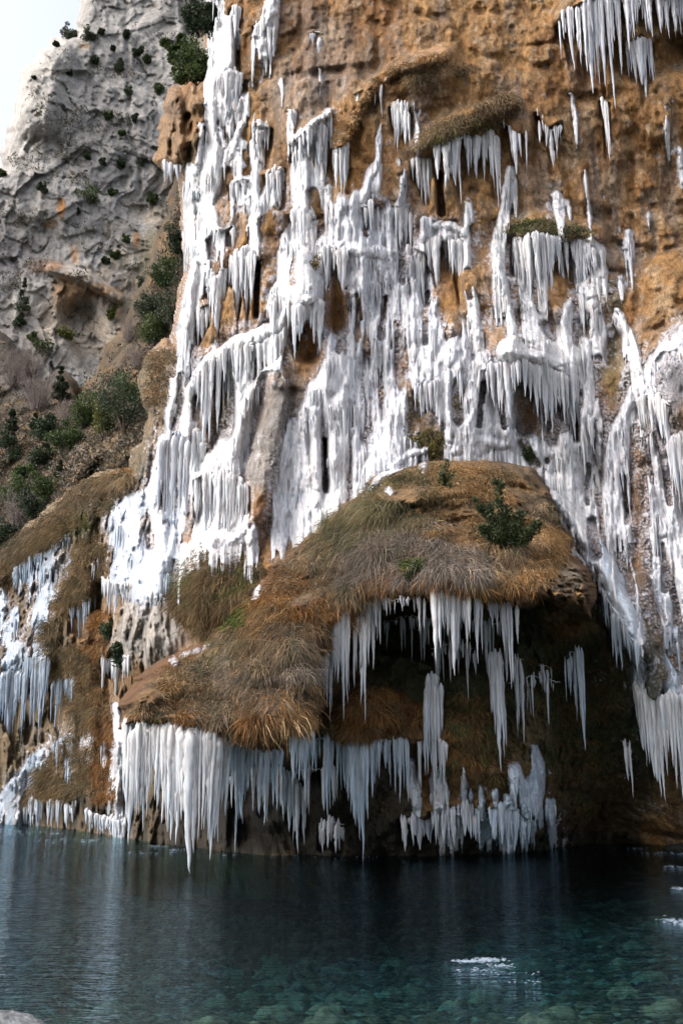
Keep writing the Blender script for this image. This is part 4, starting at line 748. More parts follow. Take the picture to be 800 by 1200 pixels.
def ice_objs(L, Yb, T, ID, mat):
    Tm = T; Yi = Yb - np.maximum(Tm, -0.12)
    V = P3(L.X, L.Yp, Yi).reshape(-1, 3)
    h, w = T.shape; idx = np.arange(h * w).reshape(h, w)
    t4 = np.stack([Tm[:-1,:-1], Tm[1:,:-1], Tm[1:,1:], Tm[:-1,1:]], -1); i4 = np.stack([ID[:-1,:-1], ID[1:,:-1], ID[1:,1:], ID[:-1,1:]], -1)
    q4 = np.stack([idx[:-1,:-1], idx[1:,:-1], idx[1:,1:], idx[:-1,1:]], -1)
    k = t4.argmax(-1); own = np.take_along_axis(i4, k[..., None], -1)[..., 0]
    ok = t4.max(-1) > 0.0
    sx = (np.abs(np.gradient(Yb, axis=0)) + np.abs(np.gradient(Yb, axis=1)))
    thin = sm(0.0, 0.14, Tm)
    nn = fbm(P3(L.X, L.Yp, Yi), (2.5, 2.5, 0.8), 3, 121)
    ns = fbm(P3(L.X, L.Yp, Yi), (4.5, 4.5, 0.7), 3, 127)
    for g, key in enumerate(keys):
        m = ok & (own == g)
        if m.sum() < 6: continue
        label, tint = G[key]
        Q = q4[m]
        t = np.array(tint)
        Cc = lerp(t * np.array((0.40, 0.37, 0.38)), t, thin)
        Cc = lerp(Cc, t * np.array((0.80, 0.86, 0.94)), sm(0.1, 0.6, nn) * 0.5)
        Cc = lerp(Cc, np.array((0.40, 0.34, 0.31)), sm(0.12, 0.5, ns) * sm(0.30, 0.10, Tm) * 0.75)
        V2, Q2, C2 = compact(V, Q, Cc.reshape(-1, 3))
        if L is CL and m.sum() > 60:
            mbx = MB(); mbx.add(V2, Q2, C2)
            rg = np.random.default_rng(500 + g)
            cells = np.argwhere(m & (t4.max(-1) > 0.05)); npx = len(cells)
            dens_ = {'river': 0, 'bell': 0.2, 'cone': 0.3, 'slab': 0, 'dome': 0.3, 'ridge': 1.2, 'second': 0.5, 'ribbon': 0.6, 'foot': 0.4, 'broad': 0.3, 'heap': 0.35, 'apron': 0.4, 'cloth': 0.15}.get(key, 0.75)
            for q in range(int(npx / 330 * dens_)):
                i, j = cells[rg.integers(0, npx)]; x0, y0 = L.X[i, j], L.Yp[i, j]
                if y0 > 985: continue
                wrow = rg.uniform(2, 13); sl = rg.normal(0, 0.35); ncl = int(wrow / 1.7) + 1; lc = rg.uniform(10, 30) if rg.random() < 0.6 else rg.uniform(25, 62)
                for z in range(ncl):
                    dx = rg.uniform(-0.5, 0.5) * wrow; x = x0 + dx; y = y0 + sl * abs(dx) + rg.normal(0, 1.0)
                    jj = min(max(np.searchsorted(L.xs, x), 0), w - 1); ii = min(max(np.searchsorted(L.ys, y), 0), h - 1)
                    if Tm[ii, jj] < 0.05: continue
                    ln = lc * rg.uniform(0.35, 1.15); Yc = Yi[ii, jj]
                    i2 = min(max(np.searchsorted(L.ys, y + ln * 0.6), 0), h - 1)
                    Yc = min(Yc, max(Yi[i2, jj], Yc - 0.35)) - 0.01
                    p = P3(x, y, Yc); r_ = rg.uniform(0.8, 2.3) * Yc / FPX
                    icicle(mbx, p[0], p[1], p[2] + r_, Zat(y + ln, Yc), r_, rg, t, 0.0, True)
            V2, Q2, C2 = np.concatenate(mbx.V), np.concatenate(mbx.Q), np.concatenate(mbx.C)
        name = 'ice_cluster' if key == 'cluster' else 'snow_patch' if key[:3] in ('pat', 'rim', 'edg') and L is MD else 'ice_flow'
        c0 = V2[np.argmin(V2[:, 2])]
        ob = make_obj(name, V2, Q2, mat, None, C2, True, loc=c0)
        tag(ob, label, 'snow' if 'snow_' in name else 'frozen waterfall', 'ice flows frozen onto the cliff' if L is CL else 'snow left on the mound')
ice_objs(CL, YI, T, ID, M_ice)
ice_objs(MD, MY, TM, IDM, M_ice)

# mound object ------------------------------------------------------------
SMm = P3(MD.X, MD.Yp, MY)
m1 = fbm(SMm, (1.5,1.5,1.5), 3, 131)
CM = lerp(np.array((0.15,0.10,0.06)), np.array((0.24,0.14,0.06)), sm(-0.3, 0.4, m1))
rk = fbm(SMm, (5, 5, 5), 3, 135)
noseC = lerp(lerp((0.04,0.025,0.012), (0.46,0.26,0.10), sm(-0.05, 0.25, rk)), np.array((0.36,0.30,0.23)), sm(705, 660, MD.Yp + 8 * MD.nz))
CM = lerp(CM, noseC, nose)
CM = lerp(CM, np.array((0.16, 0.07, 0.025)), sm(14, 2, -msd) * (MD.Yp > 640) * 0.8)
CM = lerp(CM, np.array((0.10,0.11,0.03)), sm(1.1, 0.6, np.hypot((MD.X-285)/20, (MD.Yp-725)/20)))
o = surf_obj(MD, 'mound', MY, md_mask, M_rock, CM)
tag(o, 'overhanging grassy tufa mound in front of the cliff', None, None, 'structure')

# =============================== ICICLES ===============================
def px2m(Y): return Y / (FPX * CP)
ncur = 0
for key, label, lay, top, big, fill, tint in K:
    rg = np.random.default_rng(sum(ord(c) * (i + 1) for i, c in enumerate(key)))
    xs = [p[0] for p in top]; ysn = [p[1] for p in top]
    if lay == 'C':
        dep = [min(d, float(look(CL, YI, x, y - 2)) + 0.1) - max(float(look(CL, T, x, y - 2)), 0) - 0.08 for (x, y), d in zip(top, KD[key])]
        if key.startswith(('cave', 'lone', 'faint', 'inner', 'low_', 'shadow', 'mid_teeth', 'rusty', 'cluster_', 'ceiling_back')):
            tipm = max(b_[1] for b_ in big)
            dep = [min(min(float(look(CL, Yr, x + ddx, yy)) for yy in np.arange(y, tipm, 6) for ddx in (-3, 0, 3)) - 0.06, 26.8) for x, y in top]
    else:
        dep = []
        for x, y in top:
            k = np.clip(look(MD, MY, x, y - 14), 20, 23.5); dep.append(float(k) + 0.12)
    xm = xs[len(xs) // 2]; ym = ysn[len(xs) // 2]; Ym = dep[len(xs) // 2]
    base = P3(xm, ym, Ym)
    body = MB()
    def root(x):
        Yc = float(np.interp(x, xs, dep)); py = float(np.interp(x, xs, ysn))
        return Yc, py
    # rolled ice brow joining the icicles
    nb = max(6, int((max(xs) - min(xs)) / 2.5))
    bx = np.linspace(min(xs) - 1.5, max(xs) + 1.5, nb)
    bp = np.array([P3(x, root(x)[1] + rg.normal(0, 0.8), root(x)[0] + 0.05) for x in bx])
    rr = px2m(Ym) * (1.3 + rg.uniform(-0.9, 1.2, nb)); rr[0] = rr[-1] = 0.01; rr = rr * (0.25 if key in ('dome_left', 'fan_fringe', 'drape_fringe', 'knob_fringe', 'midflow_skirt', 'left_small', 'inner_columns', 'bell_skirt', 'arch_foot', 'right_fan', 'cone_fangs', 'dome_skirt', 'second_low', 'ledge_thin') or (lay == 'M' or key.startswith(('cave', 'lone', 'faint', 'low', 'shadow', 'small', 'thin', 'blade', 'fork', 'midwall', 'inner', 'mid_teeth', 'cluster', 'ceiling', 'rusty', 'dark', 'bank', 'blue', 'shore'))) else 1.0)
    tube(body, bp, rr * (0.7 if lay == 'M' else 1.0), 7, np.array(tint), 1 + 0.15 * rg.normal(0, 1, (nb, 7)))
    parts = []
    RAMP = 0.32 if key in ('cave_pillar', 'cave_pillar_right', 'lone_column', 'faint_pair', 'cave_thread', 'low_tier', 'low_tier_right', 'shadow_strand', 'mid_teeth', 'small_high', 'inner_high', 'inner_right', 'cluster_left', 'branch_fang', 'blade_group', 'thin_pair', 'fork', 'midwall_curtain', 'second_mid') else 0.10
    def add_ic(mb, x, tipy, w, dy):
        Yc, py = root(x); Yc = Yc + dy; py += rg.uniform(-6, 9) if RAMP > 0.2 else (rg.normal(0, 2.2) if lay == 'C' else rg.uniform(-4, 2))
        p = P3(x, py, Yc); r = w * 0.5 * px2m(Yc) * 1.2; p = p + np.array([0, 0, rg.uniform(-1, 1) * r * 0.8])
        icicle(mb, p[0], p[1], p[2] + r * 0.8, Zat(tipy, Yc), r, rg, tint, RAMP)
        return p, r, Yc
    for (x, tipy, w) in big:
        mb = MB(); p, r, Yc = add_ic(mb, x, tipy, w, rg.uniform(-0.05, 0.05))
        zt, zb = p[2], Zat(tipy, Yc); L_ = zt - zb
        for q in range(int(rg.integers(2, 5)) + (4 if w >= 9 else 0) if w >= 5 else 1):
            sx = rg.uniform(-0.9, 0.9) * r; f = rg.uniform(0.3, 0.93)
            icicle(mb, p[0] + sx, p[1] - rg.uniform(-0.3, 0.6) * r, zt + r * 0.3, zt - L_ * f, r * rg.uniform(0.35, 0.6), rg, tint)
        # small drips leaving the side of the icicle lower down
        for q in range(int(rg.integers(0, 4)) if w >= 6 else 0):
            f = rg.uniform(0.2, 0.6); sx = rg.choice([-1, 1]) * r * (1 - f) ** 0.8 * 0.75
            icicle(mb, p[0] + sx, p[1] - 0.2 * r, zt - L_ * f, zt - L_ * min(f + rg.uniform(0.15, 0.35), 0.97), r * 0.3, rg, tint)
        parts.append((mb, p))
    n, l0, l1, fw = fill
    if lay == 'C' and ysn[0] < 560: n = int(n * 0.7)
    bxs = sorted(big)
    def fx():
        if rg.random() < 0.55:
            b_ = big[rg.integers(0, len(big))]; return float(np.clip(b_[0] + rg.normal(0, b_[2] * 0.8), min(xs) - 1, max(xs) + 1))
        return rg.uniform(min(xs), max(xs))
    for q in range(n):
        x = fx(); Yc, py = root(x)
        ln = l0 + (l1 - l0) * rg.uniform(0, 1) ** 1.6
        add_ic(body, x, py + ln, fw * rg.uniform(0.6, 1.25), rg.uniform(-0.03, 0.16))
    for q in range(n):
        x = rg.uniform(min(xs), max(xs)); Yc, py = root(x)
        add_ic(body, x, py + l0 * rg.uniform(0.4, 1.1), fw * rg.uniform(0.5, 0.9), rg.uniform(-0.06, 0.05))
    ob = body.build('ice_curtain', M_icicle, None, True, loc=base)
    tag(ob, label, 'icicles', 'icicle curtains on the cliff and mound')
    for mb, p in parts:
        mb.build('icicle', M_icicle, ob, True, loc=p)
    ncur += 1

# =============================== FAR CLIFF AND HILLSIDE ===============================
FC = make_layer(np.arange(-160, 300, 1.5), axis(-300, -20, 620, 621, 1.5, 6))
YF = 125 + (FC.Yp - 250) * -0.03 + (FC.X - 120) * 0.02
SF = P3(FC.X, FC.Yp, YF); FC.nz = fbm(SF, (0.12, 0.12, 0.12), 3, 150)
wx = FC.nz * 16
d1, d2, idv = worley2((SF[..., 0] + FC.nz * 4) / 5.5, (SF[..., 2] + SF[..., 0] * 0.35 + FC.nz * 3) / 8.0, 3)
e1, e2, idw = worley2((SF[..., 0] + FC.nz * 2) / 1.9, (SF[..., 2] - SF[..., 0] * 0.3) / 2.4, 5)
XX, ZZ = SF[..., 0] + FC.nz * 3, SF[..., 2] + FC.nz * 3
YF += -6 * fbm(SF, (0.035, 0.035, 0.03), 3, 152) + 1.0 * facet(XX / 9, (ZZ + XX * 0.4) / 15, 3) + 0.55 * facet((XX + ZZ * 0.2) / 4.2, (ZZ - XX * 0.3) / 6.5, 5) + 0.5 * facet(XX / 1.8, (ZZ + XX * 0.5) / 2.6, 9) + 0.26 * facet(XX / 0.8, ZZ / 1.1, 12)
YF += -0.6 * fbm(SF, (0.3, 0.3, 0.06), 4, 156, ridge=True) - 0.25 * fbm(SF, (1.2, 1.2, 0.8), 4, 157)
YF += 0.7 * sm(0, 1, 1 - np.abs(FC.X + FC.nz * 8 - (150 + (FC.Yp - 60) * 0.07)) / 5) * (FC.Yp < 230)
for pts, a in [([(60,315,14),(100,325,16),(140,350,12)], -4), ([(95,375,50),(110,420,50)], 4), ([(150,420,30)], -3), ([(60,60,70),(40,130,60)], -3)]:
    bump_stroke(FC, YF, pts, a)
far_poly = [(96,-400),(98,-40),(102,5),(96,32),(92,44),(62,52),(52,62),(44,78),(32,92),(28,112),(22,128),(20,146),(12,162),(9,184),(6,198),(-12,206),(-300,230),(-300,900),(600,900),(600,-400)]
fsd = polysd(FC.X, FC.Yp, far_poly) + fbm(SF, (0.35, 0.35, 0.35), 3, 158) * 7
YF += 4 * (1 - np.sqrt(np.clip(1 - (1 - np.clip(-fsd / 14, 0, 1)) ** 2, 0, 1))) + np.clip(fsd, 0, 8) * 3
f1 = fbm(SF, (0.10, 0.10, 0.06), 4, 160); f2 = fbm(SF, (0.5, 0.5, 0.35), 4, 162); f3 = fbm(SF, (0.05, 0.05, 0.02), 3, 164)
CF = lerp(np.array((0.42,0.395,0.375)), np.array((0.55,0.52,0.485)), sm(-0.3, 0.4, f1))
CF = lerp(CF, np.array((0.42,0.32,0.22)), sm(0.15, 0.6, f3 + 0.4 * f2) * 0.6)
CF = lerp(CF, np.array((0.20,0.18,0.16)), sm(0.25, 0.6, f2) * 0.6)
CF = CF * (0.92 + 0.25 * np.clip(f2, -1, 1))[..., None]
blotch(FC, CF, [(72,245,6,16,(0.48,0.23,0.08),.9),(60,262,10,8,(0.42,0.22,0.08),.6),(88,300,6,14,(0.48,0.25,0.1),.6),(160,280,5,12,(0.42,0.22,0.09),.8),(100,54,10,5,(0.45,0.26,0.12),.7),
 (55,312,30,10,(0.36,0.20,0.10),.8),(110,340,40,8,(0.34,0.20,0.10),.7),(75,340,14,26,(0.44,0.28,0.16),.7),(140,360,8,24,(0.36,0.24,0.12),.7),(20,430,50,60,(0.20,0.18,0.17),.7),(160,380,30,60,(0.24,0.19,0.13),.7),(140,160,16,160,(0.36,0.34,0.33),.3),(145,200,5,20,(0.10,0.11,0.08),.6),(30,300,40,30,(0.28,0.25,0.25),.5),(185,330,30,80,(0.2,0.17,0.1),.7)])
o = surf_obj(FC, 'distant_cliff', YF, fsd < 8, M_far, CF)
tag(o, 'pale grey limestone cliff rising beyond the gorge', None, None, 'structure')
# hillside between
HL = make_layer(np.arange(-160, 300, 1.6), np.arange(180, 760, 1.6))
hctrl = [(-100,520,88),(0,480,86),(60,470,84),(110,480,78),(140,450,76),(180,420,74),(220,300,76),(230,200,80),(0,620,68),(60,570,66),(100,540,62),(160,500,60),(0,700,60),(100,650,56),(-120,700,62),(220,600,55),(200,480,58)]
YH = tps(hctrl, HL.X, HL.Yp); SH = P3(HL.X, HL.Yp, YH); HL.nz = fbm(SH, (0.2, 0.2, 0.2), 3, 170)
YH += -2.2 * HL.nz - 0.9 * fbm(SH, (0.6, 0.6, 0.5), 4, 172)
for pts, a in [([(72,600,24),(84,560,34),(105,530,30)], -3.0), ([(180,420,26),(190,460,30)], -2.5), ([(130,530,60)], -2)]:
    bump_stroke(HL, YH, pts, a)
hill_poly = [(-300,372),(-20,384),(10,402),(30,440),(56,462),(70,440),(84,452),(92,476),(108,452),(122,440),(132,408),(150,392),(162,352),(176,330),(186,286),(196,262),(206,226),(216,200),(300,190),(400,900),(-300,900)]
hsd = polysd(HL.X, HL.Yp, hill_poly) + HL.nz * 6
YH += 3 * (1 - np.sqrt(np.clip(1 - (1 - np.clip(-hsd / 16, 0, 1)) ** 2, 0, 1))) + np.clip(hsd, 0, 8) * 2.5
h1 = fbm(SH, (0.3, 0.3, 0.25), 4, 174); h2 = fbm(SH, (1.2, 1.2, 0.9), 3, 176)
CH = lerp(np.array((0.10,0.08,0.06)), np.array((0.21,0.16,0.11)), sm(-0.3, 0.4, h1))
CH = lerp(CH, np.array((0.28,0.16,0.07)), sm(0.1, 0.5, h2) * 0.6); CH = lerp(CH, np.array((0.08,0.07,0.05)), sm(0.2, 0.5, -h2) * 0.6)
blotch(HL, CH, [(30,430,50,40,(0.17,0.15,0.14),.8),(82,565,16,34,(0.44,0.31,0.22),.95),(100,530,16,14,(0.42,0.30,0.22),.8),(186,430,16,36,(0.45,0.36,0.29),.95),(40,520,40,14,(0.24,0.17,0.11),.8),(200,300,16,40,(0.28,0.18,0.09),.7),(20,620,40,50,(0.13,0.11,0.10),.7),(20,540,30,8,(0.30,0.22,0.15),.7),(130,540,40,30,(0.27,0.19,0.11),.5)])
CH = CH * 0.72
o = surf_obj(HL, 'hillside', YH, hsd < 8, M_hill, CH)
tag(o, 'scrubby brown slope between the two cliffs', None, None, 'structure')

# =============================== GRASS ===============================
PAL_ = {
 'straw': [(0.42,0.26,0.12),(0.34,0.185,0.075),(0.52,0.36,0.20),(0.20,0.115,0.05)],
 'grey':  [(0.18,0.15,0.13),(0.24,0.20,0.17),(0.12,0.10,0.08),(0.29,0.22,0.16)],
 'olive': [(0.15,0.14,0.08),(0.21,0.18,0.10),(0.10,0.10,0.055),(0.30,0.22,0.12)],
 'rust':  [(0.26,0.12,0.04),(0.34,0.175,0.065),(0.13,0.06,0.025),(0.24,0.15,0.08)],
 'mix':   [(0.27,0.18,0.11),(0.18,0.14,0.10),(0.34,0.24,0.14),(0.12,0.11,0.07)],
 'ledge': [(0.34,0.24,0.13),(0.28,0.20,0.12),(0.22,0.16,0.10),(0.38,0.28,0.17)],
 'moss':  [(0.07,0.10,0.02),(0.10,0.13,0.03),(0.05,0.07,0.02),(0.13,0.15,0.04)],
 'bank':  [(0.22,0.15,0.08),(0.15,0.11,0.065),(0.30,0.20,0.105),(0.10,0.085,0.05)],
 'wet':   [(0.13,0.08,0.035),(0.20,0.11,0.045),(0.08,0.07,0.035),(0.08,0.10,0.035)],
}
def in_poly_pts(poly, n, rg):
    poly = np.asarray(poly, float); out = []
    while len(out) < n:
        p = rg.uniform(poly.min(0), poly.max(0), (n * 2, 2))
        p = p[polysd(p[:, 0], p[:, 1], poly) < 0]; out.extend(p)
    return np.array(out[:n])
GR = {}
def grass(store, L, Yf, poly, ntuft, nb, length, pal, comb=(0, 0), spread=7, width=0.012, lift=0.25, seed=0, excl=None, zones=None, bury=0.0):
    rg = np.random.default_rng(seed + ntuft)
    tc = in_poly_pts(poly, ntuft, rg)
    keep = np.ones(len(tc), bool)
    for (x, y, r) in (excl or []): keep &= np.hypot(tc[:, 0] - x, tc[:, 1] - y) > r
    tc = tc[keep]; nt = len(tc); nblade = nt * nb; ti = np.repeat(np.arange(nt), nb)
    if zones is not None:
        bare_ = look(L, L.bare, tc[:, 0], tc[:, 1]); tc = tc[bare_ < 0.13]; nt = len(tc); nblade = nt * nb; ti = np.repeat(np.arange(nt), nb)
    cx, cy, ln_t = np.full(nt, comb[0]), np.full(nt, comb[1]), np.full(nt, length)
    pa = np.array(PAL_[pal]); tcl = pa[rg.integers(0, 4, nt)]; tc2 = pa[rg.integers(0, 4, nt)]
    if zones is not None:      # (x, y, radius, palette, comb x, comb z, length): blended by distance with noise
        zx = np.array([[z[0], z[1], z[2]] for z in zones], float)
        jit = tc + rg.normal(0, 13, tc.shape)
        d = np.hypot(jit[:, None, 0] - zx[None, :, 0], jit[:, None, 1] - zx[None, :, 1]) / zx[None, :, 2]
        zi = d.argmin(1)
        P4 = np.array([PAL_[z[3]] for z in zones])
        tcl = P4[zi, rg.integers(0, 4, nt)]; tc2 = P4[zi, rg.integers(0, 4, nt)]
        cx = np.array([z[4] for z in zones])[zi]; cy = np.array([z[5] for z in zones])[zi]; ln_t = np.array([z[6] for z in zones])[zi]
    big_t = rg.random(nt) ** 2
    tl0 = ln_t * (0.55 + 0.75 * big_t)
    sp = spread * (0.45 + 0.6 * big_t)
    off = rg.normal(0, 1, (nblade, 2)) * sp[ti, None] * np.array([1, 0.55])
    rx = tc[ti, 0] + off[:, 0]; ry = tc[ti, 1] + off[:, 1]
    Yb = look(L, Yf, tc[ti, 0], tc[ti, 1]) * 0.3 + look(L, Yf, rx, ry) * 0.7
    p = P3(rx, ry, Yb + 0.02 + bury)
    hump = np.exp(-((off / sp[ti, None]) ** 2).sum(1) * 0.8) * big_t[ti] * 0.08
    p[:, 1] -= hump; p[:, 2] += hump * 0.3
    hv = fbm(P3(tc[:, 0], tc[:, 1], 22.0 + 0 * tc[:, 0]), (1.1, 1.1, 1.1), 3, 95)
    tl0 = tl0 * np.clip(1 + 1.3 * hv, 0.4, 1.8)
    tl = tl0[ti] * rg.uniform(0.5, 1.15, nblade)
    an = rg.uniform(0, 2 * np.pi, nblade); ra = rg.uniform(0.1, 1.0, nblade)
    tdir = rg.normal(0, 0.35, nt)[ti]; stiff = rg.uniform(0.55, 1.3, nt)[ti]
    d0 = np.stack([np.cos(an) * ra * 0.95 + off[:, 0] / sp[ti] * 0.3 + tdir + cx[ti], -0.55 + rg.normal(0, 0.25, nblade), np.sin(an) * ra * 0.6 + lift + cy[ti]], -1)
    d0 /= np.linalg.norm(d0, axis=1)[:, None]
    g = np.stack([cx[ti] * 0.8 + tdir * 0.9 + np.cos(an) * ra * 0.5 * stiff + rg.normal(0, 0.22, nblade), -0.12 + rg.normal(0, 0.2, nblade), -1.0 + rg.normal(0, 0.2, nblade)], -1)
    g /= np.linalg.norm(g, axis=1)[:, None]
    stray = rg.random(nblade) < 0.05; g[stray] = g[stray] * 0.4 + d0[stray] * 0.7; g /= np.linalg.norm(g, axis=1)[:, None]
    Kn = 5; pts = [p]; dirs = []
    for k in range(Kn - 1):
        s = np.clip((k / (Kn - 2)) ** 0.7 * 1.05, 0, 1)
        d = d0 * (1 - s) + g * s; d /= np.linalg.norm(d, axis=1)[:, None]
        pts.append(pts[-1] + d * (tl / (Kn - 1))[:, None]); dirs.append(d)
    dirs.append(dirs[-1])
    pts = np.stack(pts, 1); dirs = np.stack(dirs, 1)
    view = pts - np.array([0, 0, CAMZ]); view /= np.linalg.norm(view, axis=-1)[..., None]
    view = view + rg.normal(0, 0.5, (nblade, 1, 3))
    sd_ = np.cross(dirs, view); sd_ /= np.linalg.norm(sd_, axis=-1)[..., None] + 1e-9
    wd = width * np.array([1.0, 1.0, 0.85, 0.55, 0.15])[None, :, None] * rg.uniform(0.7, 1.3, (nblade, 1, 1))
    V = np.stack([pts - sd_ * wd, pts + sd_ * wd], 2).reshape(-1, 3)
    b = np.arange(nblade)[:, None] * Kn * 2; k = np.arange(Kn - 1)[None] * 2
    Q = np.stack([b + k, b + k + 1, b + k + 3, b + k + 2], -1).reshape(-1, 4)
    if zones is not None:
        _, _, ci = worley2((tc[:, 0]) / 30.0, (tc[:, 1]) / 26.0, 8); tcl = tcl * (0.62 + 0.75 * ci)[:, None]
    tcl = tcl * rg.uniform(0.65, 1.35, (nt, 1)); tc2 = tc2 * rg.uniform(0.6, 1.3, (nt, 1))
    u = (rg.random((nblade, 1)) < 0.3); tcl = tcl * 0.86; tc2 = tc2 * 0.86
    bc = np.where(u, tc2[ti], tcl[ti]) * rg.uniform(0.7, 1.35, (nblade, 1))
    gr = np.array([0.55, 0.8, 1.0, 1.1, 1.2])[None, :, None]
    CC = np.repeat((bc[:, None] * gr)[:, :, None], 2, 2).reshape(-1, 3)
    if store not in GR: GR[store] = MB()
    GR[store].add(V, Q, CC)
mnd = [(x, y) for x, y in mound_poly]
snow_ex = [(478,538,10),(458,551,8),(440,566,6),(495,532,9),(668,692,34),(690,700,22),(645,704,14),(300,697,10),(290,715,7),(237,773,5),(205,775,7),(282,726,14),(230,762,9),(456,575,6)]
mt, lf = 'mound_grass', 'left'
Z = [(470,590,46,'olive',-0.45,0.05,0.6),(420,620,40,'olive',-0.4,0,0.7),(365,665,34,'mix',-0.3,0,0.6),(470,548,16,'straw',-0.1,0.1,0.3),(550,560,40,'straw',0.1,0.2,0.34),(540,600,40,'straw',0.1,0.1,0.4),(600,560,24,'mix',0.1,0.1,0.3),
 (585,600,34,'straw',0.1,0.1,0.4),(640,600,34,'mix',0.15,0.1,0.35),(650,640,30,'straw',0.1,0.1,0.35),(500,650,40,'grey',-0.1,0,0.6),(440,655,40,'grey',-0.3,0,0.6),(540,660,26,'grey',0,0,0.55),(400,685,30,'mix',-0.1,0,0.6),
 (590,660,30,'mix',0,0,0.5),(600,685,26,'straw',0,0,0.45),(640,675,22,'straw',0,0,0.4),(350,700,34,'rust',-0.1,0,0.5),(385,730,30,'rust',0,0,0.5),(440,690,20,'rust',0,0,0.5),(370,765,22,'mix',0,0,0.5),
 (300,735,30,'straw',-0.2,0,0.45),(310,775,34,'mix',-0.1,0.1,0.6),(270,770,26,'olive',-0.1,0.1,0.5),(340,800,30,'grey',0.1,0.1,0.5),(300,815,26,'mix',0,0.1,0.5),(360,830,24,'straw',0.1,0.1,0.55),(240,790,28,'mix',-0.1,0.1,0.5),(250,830,30,'mix',0,0.1,0.55),
 (200,790,28,'straw',-0.1,0.1,0.45),(190,825,30,'straw',-0.1,0.1,0.5),(165,835,22,'mix',-0.1,0,0.45),(215,840,24,'rust',0,0,0.45),(300,850,24,'rust',0,0,0.45),(280,790,20,'grey',0,0.1,0.6)]
inner = [(155,836),(168,806),(204,778),(244,762),(270,740),(294,712),(322,678),(358,642),(408,598),(448,566),(482,556),(520,544),(570,543),(618,556),(640,580),(650,612),(655,640),(640,668),(625,690),(600,698),(560,690),(520,684),(480,688),(445,688),(420,698),(398,728),(378,764),(368,790),(372,826),(358,846),(335,854),(318,866),(292,860),(265,848),(210,842)]
Z = [z[:4] + (z[4] * 0.8, z[5], z[6] * 0.80) for z in Z]
grass(mt, MD, MY, inner, 2100, 70, 0.5, 'mix', (0, 0), 9, 0.0055, 0.3, 1, snow_ex, Z)
grass(mt, MD, MY, inner, 1500, 50, 0.22, 'mix', (0, 0), 9, 0.006, 0.2, 2, snow_ex, [z[:4] + (0, 0.2, 0.22) for z in Z])
grass(mt, MD, MY, [(150,840),(200,848),(262,853),(300,864),(335,860),(366,850),(368,842),(330,848),(250,838),(152,830)], 90, 46, 0.5, 'mix', (0, 0), 6, 0.0095, 0.0, 10, None, Z)
grass(mt, MD, MY, [(430,692),(480,686),(550,692),(620,702),(620,692),(550,682),(480,678),(430,684)], 90, 40, 0.42, 'rust', (0, 0), 7, 0.0095, -0.05, 11)
grass(mt, MD, MY, [(425,692),(440,696),(405,735),(382,766),(374,760),(395,725)], 50, 40, 0.4, 'rust', (0, 0), 6, 0.0095, -0.05, 15)
grass('mound_moss', MD, MY, [(470,660),(500,655),(520,690),(480,695),(465,680)], 60, 50, 0.16, 'moss', (0, 0), 6, 0.010, 0.3, 12)
grass('mound_moss', MD, MY, [(262,735),(285,712),(300,705),(306,715),(285,735),(268,748)], 110, 50, 0.12, 'moss', (0, 0), 5, 0.010, 0.3, 13)
grass('mound_moss', MD, MY, [(520,692),(580,690),(600,705),(540,700)], 40, 50, 0.2, 'moss', (0, 0), 6, 0.010, 0.0, 14)
# hanging bank left of the mound, on the cliff foot
grass('bank_grass', CL, Yr, [(212,660),(232,645),(265,655),(300,650),(312,668),(290,705),(262,735),(240,752),(215,740),(200,700)], 264, 66, 0.39, 'bank', (-0.05, 0), 8, 0.0066, 0.1, 20)
grass('bank_grass', CL, Yr, [(212,660),(232,645),(300,650),(290,700),(215,730)], 64, 60, 0.32, 'moss', (-0.05, 0), 8, 0.0066, 0.1, 21)
grass('bank_grass', CL, Yr, [(0,668),(40,625),(75,600),(100,610),(85,625),(50,645),(20,665),(10,690),(0,700)], 208, 60, 0.45, 'bank', (-0.2, 0), 7, 0.0096, 0.2, 22)
grass('bank_grass', CL, Yr, [(75,600),(110,575),(150,575),(120,605),(95,620)], 96, 54, 0.32, 'mix', (-0.2, 0), 7, 0.0096, 0.2, 23)
grass('bank_grass', CL, Yr, [(60,625),(100,600),(118,608),(90,628)], 48, 54, 0.26, 'moss', (-0.2, 0), 7, 0.0096, 0.2, 24)
grass('bank_grass', CL, Yr, [(88,640),(118,620),(128,650),(118,690),(100,712),(78,720),(58,760),(48,750),(66,710)], 208, 63, 0.52, 'bank', (-0.1, 0), 7, 0.0084, 0.1, 25)
grass('bank_grass', CL, Yr, [(52,760),(90,755),(108,770),(104,800),(92,850),(84,820),(60,790)], 136, 63, 0.45, 'bank', (0, 0), 7, 0.0084, 0.1, 26)
grass('bank_grass', CL, Yr, [(104,775),(120,790),(130,830),(118,840),(108,930),(60,940),(24,944),(60,890),(96,850)], 336, 60, 0.39, 'bank', (-0.25, 0), 8, 0.0084, 0.1, 27, [(100,870,9),(70,905,6),(40,910,10),(22,928,10)])
grass('bank_grass', CL, Yr, [(104,775),(120,790),(130,830),(140,860),(125,920),(145,900),(140,940),(110,940),(118,870)], 192, 60, 0.32, 'rust', (0, 0), 7, 0.0078, 0.05, 28, [(137,870,6)])
grass('bank_grass', CL, Yr, [(108,700),(128,720),(125,770),(108,790),(104,750)], 72, 54, 0.32, 'rust', (0, 0), 6, 0.0078, 0.05, 29)
grass('bank_grass', CL, Yr, [(-20,676),(18,644),(40,620),(72,594),(92,574),(112,564),(150,558),(150,570),(112,580),(92,596),(60,618),(30,645),(0,672)], 240, 50, 0.55, 'mix', (-0.1, 0.1), 7, 0.011, 0.35, 53)
